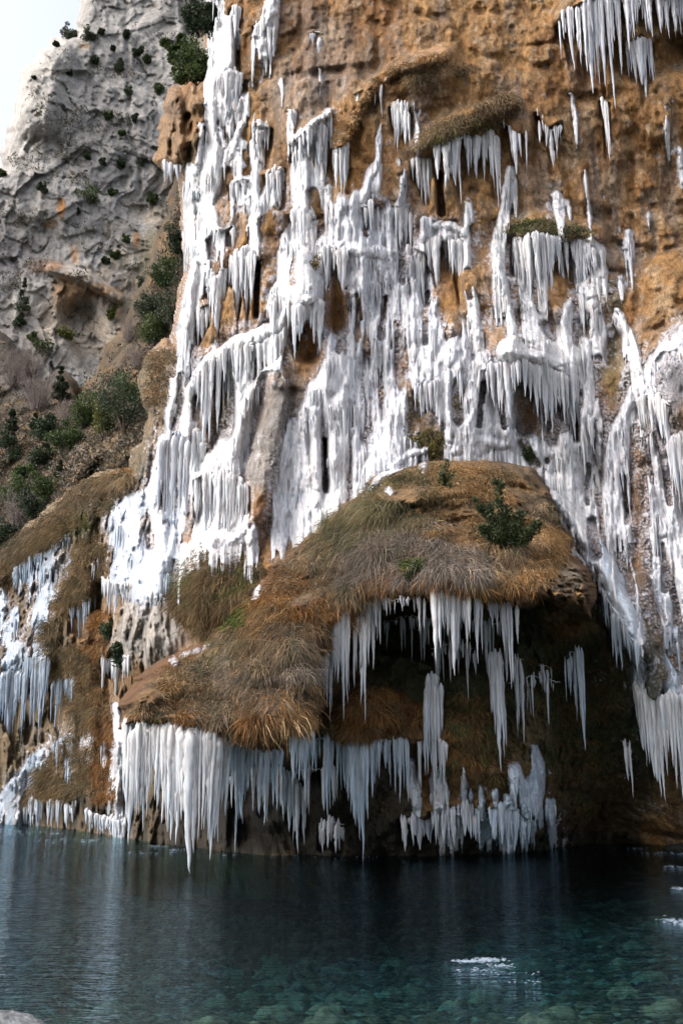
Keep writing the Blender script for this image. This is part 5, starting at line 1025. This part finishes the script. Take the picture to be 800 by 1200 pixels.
grass('bank_grass', CL, Yr, [(170,425),(192,406),(205,412),(205,470),(186,500),(172,470)], 60, 40, 0.4, 'mix', (0, 0), 7, 0.010, 0.2, 54)
grass('bank_grass', CL, Yr, [(108,568),(150,548),(160,556),(140,562),(112,574)], 48, 51, 0.20, 'straw', (0, 0), 6, 0.0084, 0.3, 30)
# rusty grass inside the cave and on the ledges of the cliff
grass('cave_grass', CL, Yr, [(385,820),(420,808),(462,812),(495,835),(480,862),(430,862),(395,868)], 126, 63, 0.29, 'rust', (0, 0), 7, 0.0060, 0.1, 31)
grass('cave_grass', CL, Yr, [(515,820),(545,815),(575,830),(600,880),(600,920),(560,915),(520,900)], 138, 63, 0.31, 'wet', (0, 0), 7, 0.0066, 0.0, 32)
grass('cave_grass', CL, Yr, [(525,830),(550,850),(575,900),(550,910),(522,880)], 60, 60, 0.27, 'rust', (0, 0), 7, 0.0060, 0.0, 33)
grass('cave_grass', CL, Yr, [(440,760),(640,740),(740,800),(735,960),(650,970),(640,860),(520,780)], 420, 45, 0.15, 'wet', (0, 0), 9, 0.0078, 0.1, 34)
grass('ledge_grass', CL, Yr, [(397,172),(404,158),(440,95),(465,78),(520,62),(520,76),(470,92),(448,104),(412,158)], 150, 36, 0.24, 'straw', (-0.1, 0), 4, 0.010, 0.2, 35)
grass('ledge_grass', CL, Yr, [(488,178),(500,158),(530,142),(560,130),(600,108),(606,124),(580,150),(545,156),(510,168)], 260, 38, 0.29, 'ledge', (-0.1, 0), 6, 0.010, 0.25, 36)
grass('ledge_grass', CL, Yr, [(500,164),(530,148),(580,140),(576,152),(545,158),(510,168)], 60, 38, 0.21, 'moss', (-0.1, 0), 6, 0.013, 0.25, 37)
grass('ledge_grass', CL, Yr, [(604,272),(612,262),(650,262),(690,272),(690,282),(655,276),(620,274)], 110, 40, 0.18, 'olive', (0, 0), 6, 0.013, 0.3, 38)
grass('ledge_grass', CL, Yr, [(604,272),(612,262),(650,262),(690,272),(655,276)], 40, 40, 0.14, 'moss', (0, 0), 6, 0.013, 0.3, 39)
grass('ledge_grass', CL, Yr, [(610,398),(640,408),(646,416),(622,410)], 30, 36, 0.11, 'olive', (0, 0), 4, 0.012, 0.2, 40)
grass('ledge_grass', CL, Yr, [(480,512),(525,510),(560,520),(560,535),(490,525)], 70, 40, 0.24, 'olive', (0, 0.4), 5, 0.012, 0.6, 41)
grass('ledge_grass', CL, Yr, [(470,90),(500,75),(560,80),(520,100),(480,110)], 60, 36, 0.21, 'ledge', (-0.1, 0), 6, 0.010, 0.2, 42)
grass('ledge_grass', CL, Yr, [(176,420),(196,402),(200,440),(196,470),(180,470)], 60, 30, 0.21, 'straw', (0, 0), 6, 0.014, 0.2, 43)
lab = {'mound_grass': 'long dry tan and grey grass combed down over the mound', 'mound_moss': 'green moss cushions on the shaded edges of the mound', 'bank_grass': 'brown hanging grass on the left bank and below the apron',
 'cave_grass': 'rusty wet grass and moss on the cave wall', 'ledge_grass': 'dry grass tufts on the narrow ledges of the cliff'}
for k, mb in GR.items():
    tag(mb.build(k, M_grass), lab[k], 'moss' if 'moss' in k else 'grass', None, 'stuff')

# =============================== SHRUBS ===============================
def leaf_cloud(mb, centres, radii, n, size, cols, rg, elong=1.0, up=0.0, lit=0.35):
    k = rg.integers(0, len(centres), n)
    d = rg.normal(0, 1, (n, 3)); d /= np.linalg.norm(d, axis=1)[:, None]
    rr = rg.uniform(0.35, 1.0, (n, 1)) ** 0.6
    c = centres[k] + d * rr * radii[k][:, None] * np.array([1, 1, 0.8])
    a = rg.normal(0, 1, (n, 3)) + d * 1.2 + np.array([0, 0, up]); a /= np.linalg.norm(a, axis=1)[:, None]
    b = np.cross(a, rg.normal(0, 1, (n, 3))); b /= np.linalg.norm(b, axis=1)[:, None]
    s = size * rg.uniform(0.6, 1.4, (n, 1))
    V = np.stack([c - a * s * elong, c - b * s * 0.5, c + a * s * elong, c + b * s * 0.5], 1).reshape(-1, 3)
    Q = np.arange(n * 4).reshape(n, 4)
    cc = np.asarray(cols)[rg.integers(0, len(cols), n)] * rg.uniform(0.7, 1.3, (n, 1)) * (0.8 + 0.4 * rg.random(len(centres)))[k][:, None]
    mb.add(V, Q, np.repeat(cc, 4, 0))
GREEN = [(0.045,0.07,0.02),(0.065,0.095,0.028),(0.035,0.055,0.02),(0.09,0.12,0.035)]
DKG = [(0.030,0.045,0.022),(0.042,0.062,0.026),(0.022,0.036,0.018)]
YEL = [(0.10,0.11,0.02),(0.14,0.13,0.03),(0.06,0.08,0.02)]
SMK = [(0.07,0.09,0.05),(0.05,0.07,0.035),(0.11,0.12,0.08)]
def shrub(name, label, cat, group, base, w, h, cols, rg, kind='bush', dens=1.0, leaf=None):
    r = empty(name, base); base = np.asarray(base, float)
    leaf = leaf or max(0.035, w * 0.035)
    st = MB(); fo = MB(); cen = []; rad = []
    nb = int(rg.integers(5, 9)) if kind != 'cone' else 1
    if kind == 'cone':
        tube(st, [base + (0, 0, -0.2), base + (0, 0, h * 0.5), base + (0, 0, h * 0.95)], [w * 0.05, w * 0.035, 0.01], 6, (0.10, 0.08, 0.06))
        for q in range(26):
            t = rg.uniform(0.05, 1) ; rr = w * 0.5 * (1 - t) ** 0.8; an = rg.uniform(0, 6.28)
            cen.append(base + (math.cos(an) * rr * 0.6, math.sin(an) * rr * 0.6, h * t)); rad.append(max(w * 0.2 * (1.1 - t), w * 0.06))
    else:
        for q in range(nb):
            an = rg.uniform(0, 6.28); e = rg.uniform(0.15, 0.5)
            tip = base + np.array([math.cos(an) * w * e * 0.95, math.sin(an) * w * e * 0.8, h * rg.uniform(0.45, 0.98) * (1.15 - e * 0.7)])
            mid = base + (tip - base) * 0.5 + np.array([0, 0, h * 0.08])
            tube(st, [base - (0, 0, 0.1), mid, tip], [w * 0.02, w * 0.013, w * 0.004], 5, (0.13, 0.10, 0.08))
            for t in (0.45, 0.75, 1.0):
                cen.append(base + (tip - base) * t + rg.normal(0, w * 0.05, 3)); rad.append(w * rg.uniform(0.10, 0.20))
        cen.append(base + (0, 0, h * 0.3)); rad.append(w * 0.25)
    if kind != 'cone':
        for q in range(6): cen.append(base + np.array([rg.uniform(-.3, .3) * w, rg.uniform(-.3, .3) * w, rg.uniform(.15, .6) * h])); rad.append(w * rg.uniform(.14, .24))
    st.build('trunk' if kind == 'cone' else 'stem', M_bark, r, True, loc=base)
    leaf_cloud(fo, np.array(cen), np.array(rad) * 1.25, int(dens * 3200), leaf, cols, rg, 1.0 if kind != 'spiky' else 1.8, 0.6)
    fo.build('foliage', M_leaf, r, False, loc=base)
    return tag(r, label, cat, group)
def bare(label, base, w, h, rg, col=(0.17, 0.14, 0.13), group='bare grey bushes on the slope'):
    mb = MB(); base = np.asarray(base, float)
    for q in range(90):
        an = rg.uniform(0, 6.28); e = rg.uniform(0.1, 0.55)
        tip = base + np.array([math.cos(an) * w * e, math.sin(an) * w * e, h * rg.uniform(0.5, 1.0)])
        s0 = base + np.array([math.cos(an), math.sin(an), 0]) * w * e * 0.25; p1 = s0 + (tip - s0) * 0.5 + rg.normal(0, w * 0.04, 3)
        tube(mb, [s0, p1, tip], [w * 0.006, w * 0.0045, w * 0.002], 3, np.array(col) * rg.uniform(0.7, 1.5))
        for z in range(4):
            t = rg.uniform(0.3, 1); a = s0 + (tip - s0) * t; b = a + rg.normal(0, w * 0.10, 3) + (0, 0, h * 0.08)
            tube(mb, [a, (a + b) / 2 + rg.normal(0, w * 0.01, 3), b], [w * 0.004, w * 0.003, w * 0.001], 3, np.array(col) * rg.uniform(0.8, 1.6))
    return tag(mb.build('bare_bush', M_bark, None, True, loc=base), label, 'bush', group)
rs = np.random.default_rng(77)
def on(L, Yf, px, py, off=0.0):
    return P3(px, py, float(look(L, Yf, px, py)) - off)
def pm(L, Yf, px, py, wpx): return wpx * float(look(L, Yf, px, py)) / FPX
# far cliff shrubs: px, py(base), w, h, palette
for (x, y, w, h, c, lb) in [
 (80,46,26,22,SMK,'grey green bush on the skyline shoulder of the grey cliff'),(66,54,10,8,DKG,'small dark bush at the left tip of the skyline shoulder'),(106,46,24,14,SMK,'low bush right of the skyline bush on the grey cliff'),
 (112,76,12,14,DKG,'dark shrub just below the skyline shoulder'),(82,88,10,10,DKG,'small round shrub on the upper grey face'),(148,46,12,18,DKG,'upright shrub beside the upper crack of the grey cliff'),
 (160,66,16,18,DKG,'dark shrub right of the upper crack'),(140,86,16,20,SMK,'hazy shrub in the upper crack of the grey cliff'),(172,74,14,12,GREEN,'green shrub near the large overhanging pine shrub'),
 (104,236,36,18,GREEN,'wide green shrub on the middle ledge of the grey cliff'),(50,226,14,16,DKG,'dark shrub at the left of the middle ledge'),(132,228,12,10,GREEN,'round shrub right of the wide green shrub'),
 (178,240,16,18,GREEN,'green shrub near the right edge of the grey cliff'),(102,186,10,9,DKG,'tiny shrub on a small shelf left of the crack'),(142,196,14,12,DKG,'shrub at the foot of the long crack'),(166,196,8,18,SMK,'narrow shrub below the long crack'),
 (128,138,18,6,GREEN,'flat shrub on a tiny shelf at mid height'),(158,144,8,14,DKG,'small dark shrub right of the flat shelf shrub'),(142,158,12,6,GREEN,'thin shrub below the flat shelf shrub'),(120,192,10,8,DKG,'tiny dark shrub below centre of the grey cliff'),
 (150,112,10,16,SMK,'grey shrub halfway down the long crack'),(136,302,14,8,GREEN,'low shrub below the middle ledge'),(124,308,12,8,DKG,'dark low shrub left of the low green shrub'),(148,286,10,16,GREEN,'upright shrub near the orange stain'),
 (26,370,22,52,DKG,'tall dark green conifer like shrub against the lower grey cliff'),(50,418,26,26,GREEN,'green bush at the foot of the grey cliff'),(24,382,20,18,DKG,'dark bush below the tall dark shrub'),(38,400,14,12,GREEN,'small bush above the bare grey thicket'),
 (78,396,30,8,YEL,'yellowish ledge shrub on the lower grey wall'),(170,340,20,20,SMK,'pale grey bush at the right foot of the grey cliff'),(130,376,14,20,YEL,'dry green shrub on the ramp at the cliff foot'),(90,250,10,8,DKG,'tiny shrub under the wide green shrub'),(40,92,6,5,DKG,'tiny shrub on the left outline of the grey cliff'),
 (132,60,8,10,DKG,'little dark shrub under the skyline bush'),(118,40,10,8,DKG,'little dark shrub right above the shoulder'),(186,110,16,20,GREEN,'green shrub left of the large overhanging shrub'),(200,56,12,12,DKG,'small dark shrub above the large overhanging shrub'),(2,206,12,8,GREEN,'low bush on the distant saddle at the left border')]:
    kind = 'cone' if 'conifer' in lb or 'tall dark' in lb else 'bush'
    s = pm(FC, YF, x, y, 1)
    shrub('shrub', lb, 'shrub', 'shrubs growing on the grey cliff', on(FC, YF, x, y, 0.4), w * s, h * s, c, rs, kind, 0.35, s * 1.5)
# big shrub clinging above the brown crag
for (x, y, w, h, c, lb) in [(222,100,66,70,GREEN,'large leafy green shrub clinging above the brown crag'),(236,40,46,56,DKG,'dark green shrub above the large leafy shrub against the edge column'),(206,74,34,40,GREEN,'paler green shrub left of the dark shrub at the top')]:
    b = P3(x, y, 36.5); s = 36.5 / FPX
    shrub('shrub', lb, 'shrub', 'large shrubs beside the brown crag', b, w * s, h * s, c, rs, 'bush', 2.6, 0.075)
# hillside shrubs
for (x, y, w, h, c, kind, lb) in [
 (204,392,44,90,DKG,'bush','tall dark shrub in the cleft left of the edge column'),(196,340,30,46,GREEN,'bush','green shrub high in the cleft beside the edge column'),(212,300,26,40,DKG,'bush','dark shrub at the top of the cleft'),(180,404,34,44,GREEN,'bush','green shrub low in the cleft by the hillside'),
 (146,506,64,60,DKG,'bush','large round dark green tree in the middle of the slope'),(124,508,30,40,YEL,'bush','yellow green bush in front of the large round tree'),(162,476,44,38,GREEN,'bush','green crown behind the large round tree'),
 (96,500,40,40,GREEN,'bush','green bush left of the large round tree'),(10,540,38,62,DKG,'cone','dark conifer at the left border of the slope'),(40,512,18,28,DKG,'cone','small dark conifer right of the border conifer'),
 (70,468,26,40,DKG,'cone','dark conifer under the grey wall'),(56,516,30,30,DKG,'bush','dark bush in the middle of the left slope'),(76,528,30,34,GREEN,'bush','green bush above the tan outcrop'),(52,545,24,26,DKG,'bush','dark bush left of the tan outcrop'),
 (30,560,26,20,GREEN,'bush','low green bush below the border conifer'),(60,588,34,34,GREEN,'bush','green bush at the lower left of the tan outcrop'),(28,590,34,30,GREEN,'bush','wide green bush low on the left slope'),(8,644,26,30,DKG,'bush','dark bush at the left border above the grassy brow'),
 (46,608,30,26,DKG,'bush','dark bush just above the grassy brow'),(70,560,14,20,DKG,'cone','small conifer against the tan outcrop'),(174,372,22,30,SMK,'bush','grey green bush on the upper slope'),(190,486,20,16,YEL,'bush','yellowish bush beside the ice covered edge')]:
    s = pm(HL, YH, x, y, 1)
    shrub('conifer' if kind == 'cone' else 'shrub', lb, 'tree' if 'tree' in lb or kind == 'cone' else 'shrub', 'shrubs and trees on the slope', on(HL, YH, x, y, 0.6), w * s * (1.1 if kind == 'cone' else 1.45), h * s * 1.1, c, rs, kind, 1.6, s * 1.3)
for (x, y, w, h, lb) in [(14,452,50,50,'bare grey thicket at the left border below the grey cliff'),(44,480,56,50,'bare grey bush in the middle of the left slope'),(78,500,40,34,'bare brownish bush behind the green bush'),(20,620,50,50,'bare grey bush low at the left border'),(60,630,30,40,'bare grey bush above the grassy brow'),(160,430,34,34,'bare tan bush right of the grey wall'),(150,400,24,34,'bare tan bush higher on the right slope'),(34,440,40,40,'bare dark twigs at the foot of the grey wall')]:
    s = pm(HL, YH, x, y, 1); bare(lb, on(HL, YH, x, y, 0.5), w * s, h * s, rs)
# near plants on the mound
def near_plant(label, px, py, L, Yf, branches, cols, n=900, leaf=0.03):
    base = on(L, Yf, px, py, 0.05); s = float(base[1]) / FPX
    r = empty('evergreen_shrub', base); st = MB(); cen = []; rad = []
    for (dx, dy, rr) in branches:
        tip = base + np.array([dx * s, -rs.uniform(0.1, 0.4), -dy * s])
        tube(st, [base, base + (tip - base) * 0.5 + (0, -0.05, 0.05), tip], [0.02, 0.013, 0.005], 5, (0.12, 0.09, 0.06))
        for t in (0.1, 0.2, 0.3, 0.42, 0.54, 0.66, 0.76, 0.86, 0.94, 1.03):
            cen.append(base + (tip - base) * t + rs.normal(0, 0.04, 3)); rad.append(rr * s * (1.5 - 0.8 * t))
    st.build('stem', M_bark, r, True, loc=base)
    fo = MB(); leaf_cloud(fo, np.array(cen), np.array(rad), n, leaf, cols, rs, 1.7, 0.8)
    fo.build('foliage', M_leaf, r, False, loc=base)
    tag(r, label, 'shrub', 'evergreen plants on and beside the mound')
near_plant('spiky dark evergreen shrub on the right top of the mound', 592, 640, MD, MY, [(-8,-74,7),(-22,-44,9),(-30,-20,9),(0,-40,11),(18,-36,10),(34,-22,9),(24,-10,10),(-14,-14,10),(8,-18,11),(-36,-52,5)], [(0.05,0.065,0.025),(0.035,0.05,0.02),(0.075,0.09,0.035)], 9000, 0.032)
near_plant('small upright evergreen sprig on the crest of the mound', 521, 572, MD, MY, [(0,-30,4),(-6,-16,5),(6,-14,5)], [(0.07,0.085,0.03),(0.045,0.06,0.02)], 500)
near_plant('low dark green plant above the cave ceiling', 486, 690, MD, MY, [(-8,-14,8),(10,-16,9),(0,-26,6),(16,-4,7)], [(0.05,0.065,0.02),(0.03,0.04,0.012)], 1100)
near_plant('dark leafy shrub beneath the pale rock slab', 146, 776, CL, Yr, [(-8,-18,10),(6,-24,9),(14,-10,9),(-4,-6,10)], DKG, 2600, 0.05)
near_plant('small green shrub at the left corner of the pale rock slab', 128, 744, CL, Yr, [(-6,-10,7),(6,-14,7),(0,-4,7)], [(0.04,0.06,0.02),(0.025,0.04,0.015)], 900, 0.045)
near_plant('brownish green twiggy plant behind the snowy rim of the mound', 505, 545, CL, Yr, [(-20,-32,6),(-6,-40,6),(10,-36,6),(24,-28,6),(0,-20,7)], [(0.13,0.11,0.03),(0.09,0.08,0.025),(0.17,0.12,0.04)], 1300, 0.035)
near_plant('tiny green plant peeking from the heaped ice', 618, 536, CL, Yr, [(-8,-8,4),(6,-10,4),(10,-2,4)], GREEN, 500, 0.03)
near_plant('small tan plant on top of the domed cone', 370, 314, CL, Yr - 0.6, [(-5,-6,3),(5,-8,3),(0,-3,3)], [(0.26,0.19,0.07),(0.16,0.13,0.05)], 240, 0.03)

mb = MB(); n = 26000
hx = rs.uniform(-60, 235, n); hy = rs.uniform(200, 660, n)
ok = (look(HL, hsd, hx, hy) < -2) & (look(HL, HL.nz, hx, hy) + rs.normal(0, 0.25, n) > -0.15)
hx, hy = hx[ok], hy[ok]; hp = P3(hx, hy, look(HL, YH, hx, hy) - 0.15)
leaf_cloud(mb, hp, np.full(len(hp), 0.35), 60000, 0.11, [(0.12,0.085,0.055),(0.17,0.115,0.06),(0.07,0.06,0.045),(0.045,0.055,0.028),(0.12,0.105,0.095),(0.07,0.06,0.055)], rs, 1.3, 0.8)
tag(mb.build('hillside_scrub', M_leaf, None, False), 'low brown and olive scrub covering the slope', 'scrub', None, 'stuff')
mb = MB(); n = 9000
hx = rs.uniform(0, 240, n); hy = rs.uniform(10, 420, n); fz = fbm(P3(hx, hy, look(FC, YF, hx, hy)), (0.16, 0.16, 0.3), 3, 240)
ok = (look(FC, fsd, hx, hy) < -4) & (fz > 0.34); hx, hy = hx[ok], hy[ok]; hp = P3(hx, hy, look(FC, YF, hx, hy) - 0.2)
leaf_cloud(mb, hp, np.full(len(hp), 0.5), 4500, 0.16, [(0.14,0.13,0.08),(0.07,0.08,0.045),(0.16,0.13,0.09)], rs, 1.2, 0.8)
tag(mb.build('cliff_scrub', M_leaf, None, False), 'sparse dry scrub in the cracks of the grey cliff', 'scrub', None, 'stuff')

# =============================== WATER ===============================
bx, by = axis(-30, -7, 7, 30, 0.035, 0.25), axis(4, 7.5, 22, 40, 0.035, 0.25)
BX, BY = np.meshgrid(bx, by)
def bedz(X, Y): return -0.42 - 1.1 * sm(8, 20, Y) * sm(14, -2, X) - 0.25 * sm(8, 20, Y)
w1 = fbm(np.stack([BX, BY, BX * 0], -1), (1, 1, 1), 2, 200) * 0.12
a1, a2, ai = worley2((BX + w1) * 5.6, (BY + w1) * 5.2, 1); b1, b2, bi = worley2(BX * 12, BY * 11, 9); g1, g2, gi = worley2(BX * 1.9, BY * 2.0, 4)
BZ = bedz(BX, BY) + 0.07 * np.clip(1 - a1 * 1.5, 0, 1) ** 0.5 * (0.5 + ai) + 0.03 * np.clip(1 - b1 * 1.4, 0, 1) ** 0.5 + 0.16 * (gi > 0.9) * np.clip(1 - g1 * 2.0, 0, 1) ** 0.5
pal = np.array([(0.14,0.12,0.10),(0.08,0.07,0.06),(0.27,0.25,0.20),(0.14,0.09,0.055),(0.18,0.12,0.075),(0.04,0.04,0.035)])
CB = pal[(ai * 5.99).astype(int)] * (0.75 + 0.5 * bi[..., None]); CB = np.where((b2 - b1 < 0.12)[..., None], CB * 0.45, CB); CB = CB * (0.4 + 0.6 * sm(0.0, 0.22, a2 - a1))[..., None]
CB = CB * 0.72
CB = np.where((gi > 0.9)[..., None] & (g1 < 0.45)[..., None], np.array((0.17,0.12,0.08)) * (0.7 + gi[..., None] * 0.4), CB)
V = np.stack([BX, BY, BZ], -1).reshape(-1, 3)
o = make_obj('riverbed', V, grid_quads(np.ones(BX.shape, bool))[:, ::-1], vcol_mat('pebbles', 0.7, 0.3, ((6,6,6),(20,20,20)), (0.6,1.4), 0.4, 0.02), None, CB.reshape(-1, 3))
tag(o, 'stony river bed of brown and grey pebbles', None, None, 'structure')
gx = np.array([-900, 900.0]); 
gm = vcol_mat('ground', 0.9, 0.2, ((0.5,0.5,0.5),(4,4,4)), (0.6,1.4), 0.3, 0.05)
o = make_obj('ground', [(-900,-200,-2.4),(900,-200,-2.4),(900,900,-2.4),(-900,900,-2.4)], [(0,1,2,3)], gm, None, np.full((4,3), 0.14), False)
tag(o, 'flat gravel ground under the river and hills', None, None, 'structure')
wm, nt, b = newmat('water'); Lk = nt.links; nt.nodes.remove(b)
tc = N(nt, 'ShaderNodeTexCoord'); hh = []
for sc, det in (((0.9, 2.6, 1), 3), ((3.2, 8.0, 1), 3), ((7, 13, 1), 2)):
    mp = N(nt, 'ShaderNodeMapping'); mp.inputs['Scale'].default_value = sc; Lk.new(tc.outputs['Object'], mp.inputs['Vector'])
    no = N(nt, 'ShaderNodeTexNoise'); no.inputs['Scale'].default_value = 1.0; no.inputs['Detail'].default_value = det; no.inputs['Distortion'].default_value = 0.6
    Lk.new(mp.outputs[0], no.inputs['Vector']); hh.append(no.outputs['Fac'])
prevn = None
for hgt, dist in zip(hh, (0.024, 0.040, 0.020)):
    bp = N(nt, 'ShaderNodeBump'); bp.inputs['Strength'].default_value = 1.0; bp.inputs['Distance'].default_value = dist
    Lk.new(hgt, bp.inputs['Height'])
    if prevn: Lk.new(prevn, bp.inputs['Normal'])
    prevn = bp.outputs[0]
fr = N(nt, 'ShaderNodeFresnel'); fr.inputs['IOR'].default_value = 1.22; Lk.new(prevn, fr.inputs['Normal'])
gl = N(nt, 'ShaderNodeBsdfGlossy'); gl.inputs['Color'].default_value = (0.72, 0.90, 1.0, 1); gl.inputs['Roughness'].default_value = 0.06; Lk.new(prevn, gl.inputs['Normal'])
tr = N(nt, 'ShaderNodeBsdfTransparent'); tr.inputs['Color'].default_value = (0.66, 0.90, 0.90, 1)
ms = N(nt, 'ShaderNodeMixShader'); Lk.new(fr.outputs[0], ms.inputs[0]); Lk.new(tr.outputs[0], ms.inputs[1]); Lk.new(gl.outputs[0], ms.inputs[2])
va = N(nt, 'ShaderNodeVolumeAbsorption'); va.inputs['Color'].default_value = (0.04, 0.52, 0.64, 1); va.inputs['Density'].default_value = 0.26
Lk.new(ms.outputs[0], nt.nodes['Material Output'].inputs['Surface']); Lk.new(va.outputs[0], nt.nodes['Material Output'].inputs['Volume'])
X0, X1, Y0_, Y1, Z0, Z1 = -120, 120, 3.2, 120, -2.2, 0.0
wv = [(X0,Y0_,Z0),(X1,Y0_,Z0),(X1,Y1,Z0),(X0,Y1,Z0),(X0,Y0_,Z1),(X1,Y0_,Z1),(X1,Y1,Z1),(X0,Y1,Z1)]
wf = [(0,3,2,1),(4,5,6,7),(0,1,5,4),(1,2,6,5),(2,3,7,6),(3,0,4,7)]
o = make_obj('river_water', wv, wf, wm, None, None, False); tag(o, 'clear dark teal river flowing past the cliff', None, None, 'structure')
# near bank under the camera
o = make_obj('near_bank', [(-120,-60,-2.3),(120,-60,-2.3),(120,3.15,-2.3),(-120,3.15,-2.3),(-120,-60,0.2),(120,-60,0.2),(120,2.8,0.1),(-120,2.8,0.1)], wf, gm, None, np.full((8,3), 0.15), False)
tag(o, 'gravel bank on the near side of the river', None, None, 'structure')
# boulders
def boulder(label, c, r, seed, col=(0.30,0.29,0.29)):
    u, v = np.meshgrid(np.linspace(0, 2*np.pi, 40, endpoint=False), np.linspace(0.02, np.pi-0.02, 22))
    d = np.stack([np.cos(u)*np.sin(v), np.sin(u)*np.sin(v), np.cos(v)], -1)
    rr = 1 + 0.28 * fbm(d * 1.4 + seed, (1,1,1), 3, 230)
    Vv = (d * rr[..., None] * np.array(r)).reshape(-1, 3) + np.array(c)
    i = np.arange(21)[:, None] * 40; j = np.arange(40)[None]; j2 = (j + 1) % 40
    Q = np.stack([i+j, i+40+j, i+40+j2, i+j2], -1).reshape(-1, 4)
    cc = np.array(col) * (0.8 + 0.5 * fbm(d * 3 + seed, (1,1,1), 3, 233).reshape(-1, 1))
    o = make_obj('boulder', Vv, Q, M_rock, None, cc, True, loc=c); tag(o, label, 'rock', 'boulders in the river')
boulder('pale grey boulder at the bottom left corner in the shallow water', (-2.78, 8.78, -0.03), (0.42, 0.22, 0.13), 2, (0.34,0.35,0.37))
boulder('dark wet boulder under the foam at the right border', (8.2, 20.2, -0.12), (0.75, 0.5, 0.22), 5, (0.06,0.05,0.045))
boulder('dark wet boulder behind the foam at the right border', (8.9, 24.3, -0.08), (0.9, 0.5, 0.26), 7, (0.055,0.045,0.04))
boulder('small dark boulder nearest the right border rapids', (9.8, 29, -0.05), (0.9, 0.5, 0.25), 9, (0.05,0.045,0.04))
# foam
fm, nt, b = newmat('foam'); b.inputs['Base Color'].default_value = (0.20, 0.25, 0.31, 1); b.inputs['Roughness'].default_value = 0.5
def foam_at(px, py, z=0.0):
    dx, dy, dz = ray(px, py); t = (z - CAMZ) / dz
    return dx * t, dy * t
def foam(label, spots, seed, dens=1.0):
    rg = np.random.default_rng(seed); mb = MB()
    for (px, py, wx, wy, n) in spots:
        cx, cy = foam_at(px, py); s = cy / FPX
        for q in range(int(n * dens)):
            x = cx + rg.normal(0, wx * s * 0.42); y = cy + rg.normal(0, wy * 0.5 * s * cy / CAMZ * 0.5); r = s * rg.uniform(0.25, 1.0)
            m = 7; th = np.arange(m) / m * 2 * np.pi; 
            ring = np.stack([x + np.cos(th) * r * rg.uniform(1.2, 3.2), y + np.sin(th) * r * 1.1, np.full(m, 0.004)], -1)
            ring2 = np.stack([x + (ring[:, 0] - x) * 0.55, y + (ring[:, 1] - y) * 0.5, np.full(m, 0.006 + r * 0.12)], -1)
            ring3 = np.stack([x + (ring[:, 0] - x) * 0.05, y + (ring[:, 1] - y) * 0.05, np.full(m, 0.007 + r * 0.18)], -1)
            Vv = np.concatenate([ring, ring2, ring3]); j = np.arange(m); j2 = (j + 1) % m
            Q = np.concatenate([np.stack([j, j2, j2 + m, j + m], -1), np.stack([j + m, j2 + m, j2 + 2*m, j + 2*m], -1)])
            mb.add(Vv, Q)
    tag(mb.build('foam', fm), label, 'foam', None, 'stuff')
foam('white foam streak over the shallow stones in the middle of the river', [(548,1127,22,3,110),(570,1125,24,4,160),(585,1132,16,4,50),(560,1138,20,5,30),(600,1140,40,6,14),(620,1152,30,4,8)], 1)
foam('white foam on the rapids at the right border', [(795,1081,18,9,130),(800,1042,12,4,50),(785,1000,40,3,40),(745,994,30,2,12),(790,1016,16,3,20)], 2)
foam('scattered white riffles near the left shore', [(20,975,30,5,26),(70,984,30,5,20),(110,985,20,4,16),(160,1000,30,3,22),(175,992,26,3,22),(205,996,20,3,18),(5,972,10,3,12),(60,976,24,3,12),(250,1002,40,3,12),(320,1002,60,2,12),(420,1004,80,2,10)], 3)

# =============================== CAMERA, LIGHT ===============================
cam = bpy.data.cameras.new('camera'); co = bpy.data.objects.new('camera', cam); COL.objects.link(co)
co.location = (0, 0, CAMZ); co.rotation_euler = (math.radians(90) + PITCH, 0, 0)
cam.sensor_fit = 'VERTICAL'; cam.sensor_height = 36; cam.lens = 36 * FPX / 1200; cam.clip_end = 3000; cam.clip_start = 0.1
scene.camera = co
w = bpy.data.worlds.new('World'); scene.world = w; w.use_nodes = True
nt = w.node_tree; bg = nt.nodes['Background']
sky = nt.nodes.new('ShaderNodeTexSky'); sky.sky_type = 'NISHITA'; sky.sun_disc = False
SE, SA = math.radians(46), math.radians(257)     # azimuth: from +Y clockwise
sky.sun_elevation = SE; sky.sun_rotation = SA; sky.air_density = 1.0; sky.dust_density = 6.0; sky.ozone_density = 1.0
hs = nt.nodes.new('ShaderNodeHueSaturation'); hs.inputs['Saturation'].default_value = 0.42
nt.links.new(sky.outputs[0], hs.inputs['Color']); nt.links.new(hs.outputs[0], bg.inputs['Color']); bg.inputs['Strength'].default_value = 0.15
sun = bpy.data.lights.new('sun', 'SUN'); so = bpy.data.objects.new('sun', sun); COL.objects.link(so)
sun.energy = 0.5; sun.angle = math.radians(75); sun.color = (1.0, 0.93, 0.84)
import mathutils
dv = mathutils.Vector((math.sin(SA) * math.cos(SE), math.cos(SA) * math.cos(SE), math.sin(SE)))
so.rotation_euler = dv.to_track_quat('Z', 'Y').to_euler()
vs = scene.view_settings; vs.view_transform = 'Standard'; vs.look = 'None'; vs.exposure = 1.25; vs.gamma = 1.0; vs.use_curve_mapping = False
scene.cycles.max_bounces = 6; scene.cycles.diffuse_bounces = 3; scene.cycles.transparent_max_bounces = 12
scene.cycles.use_denoising = True
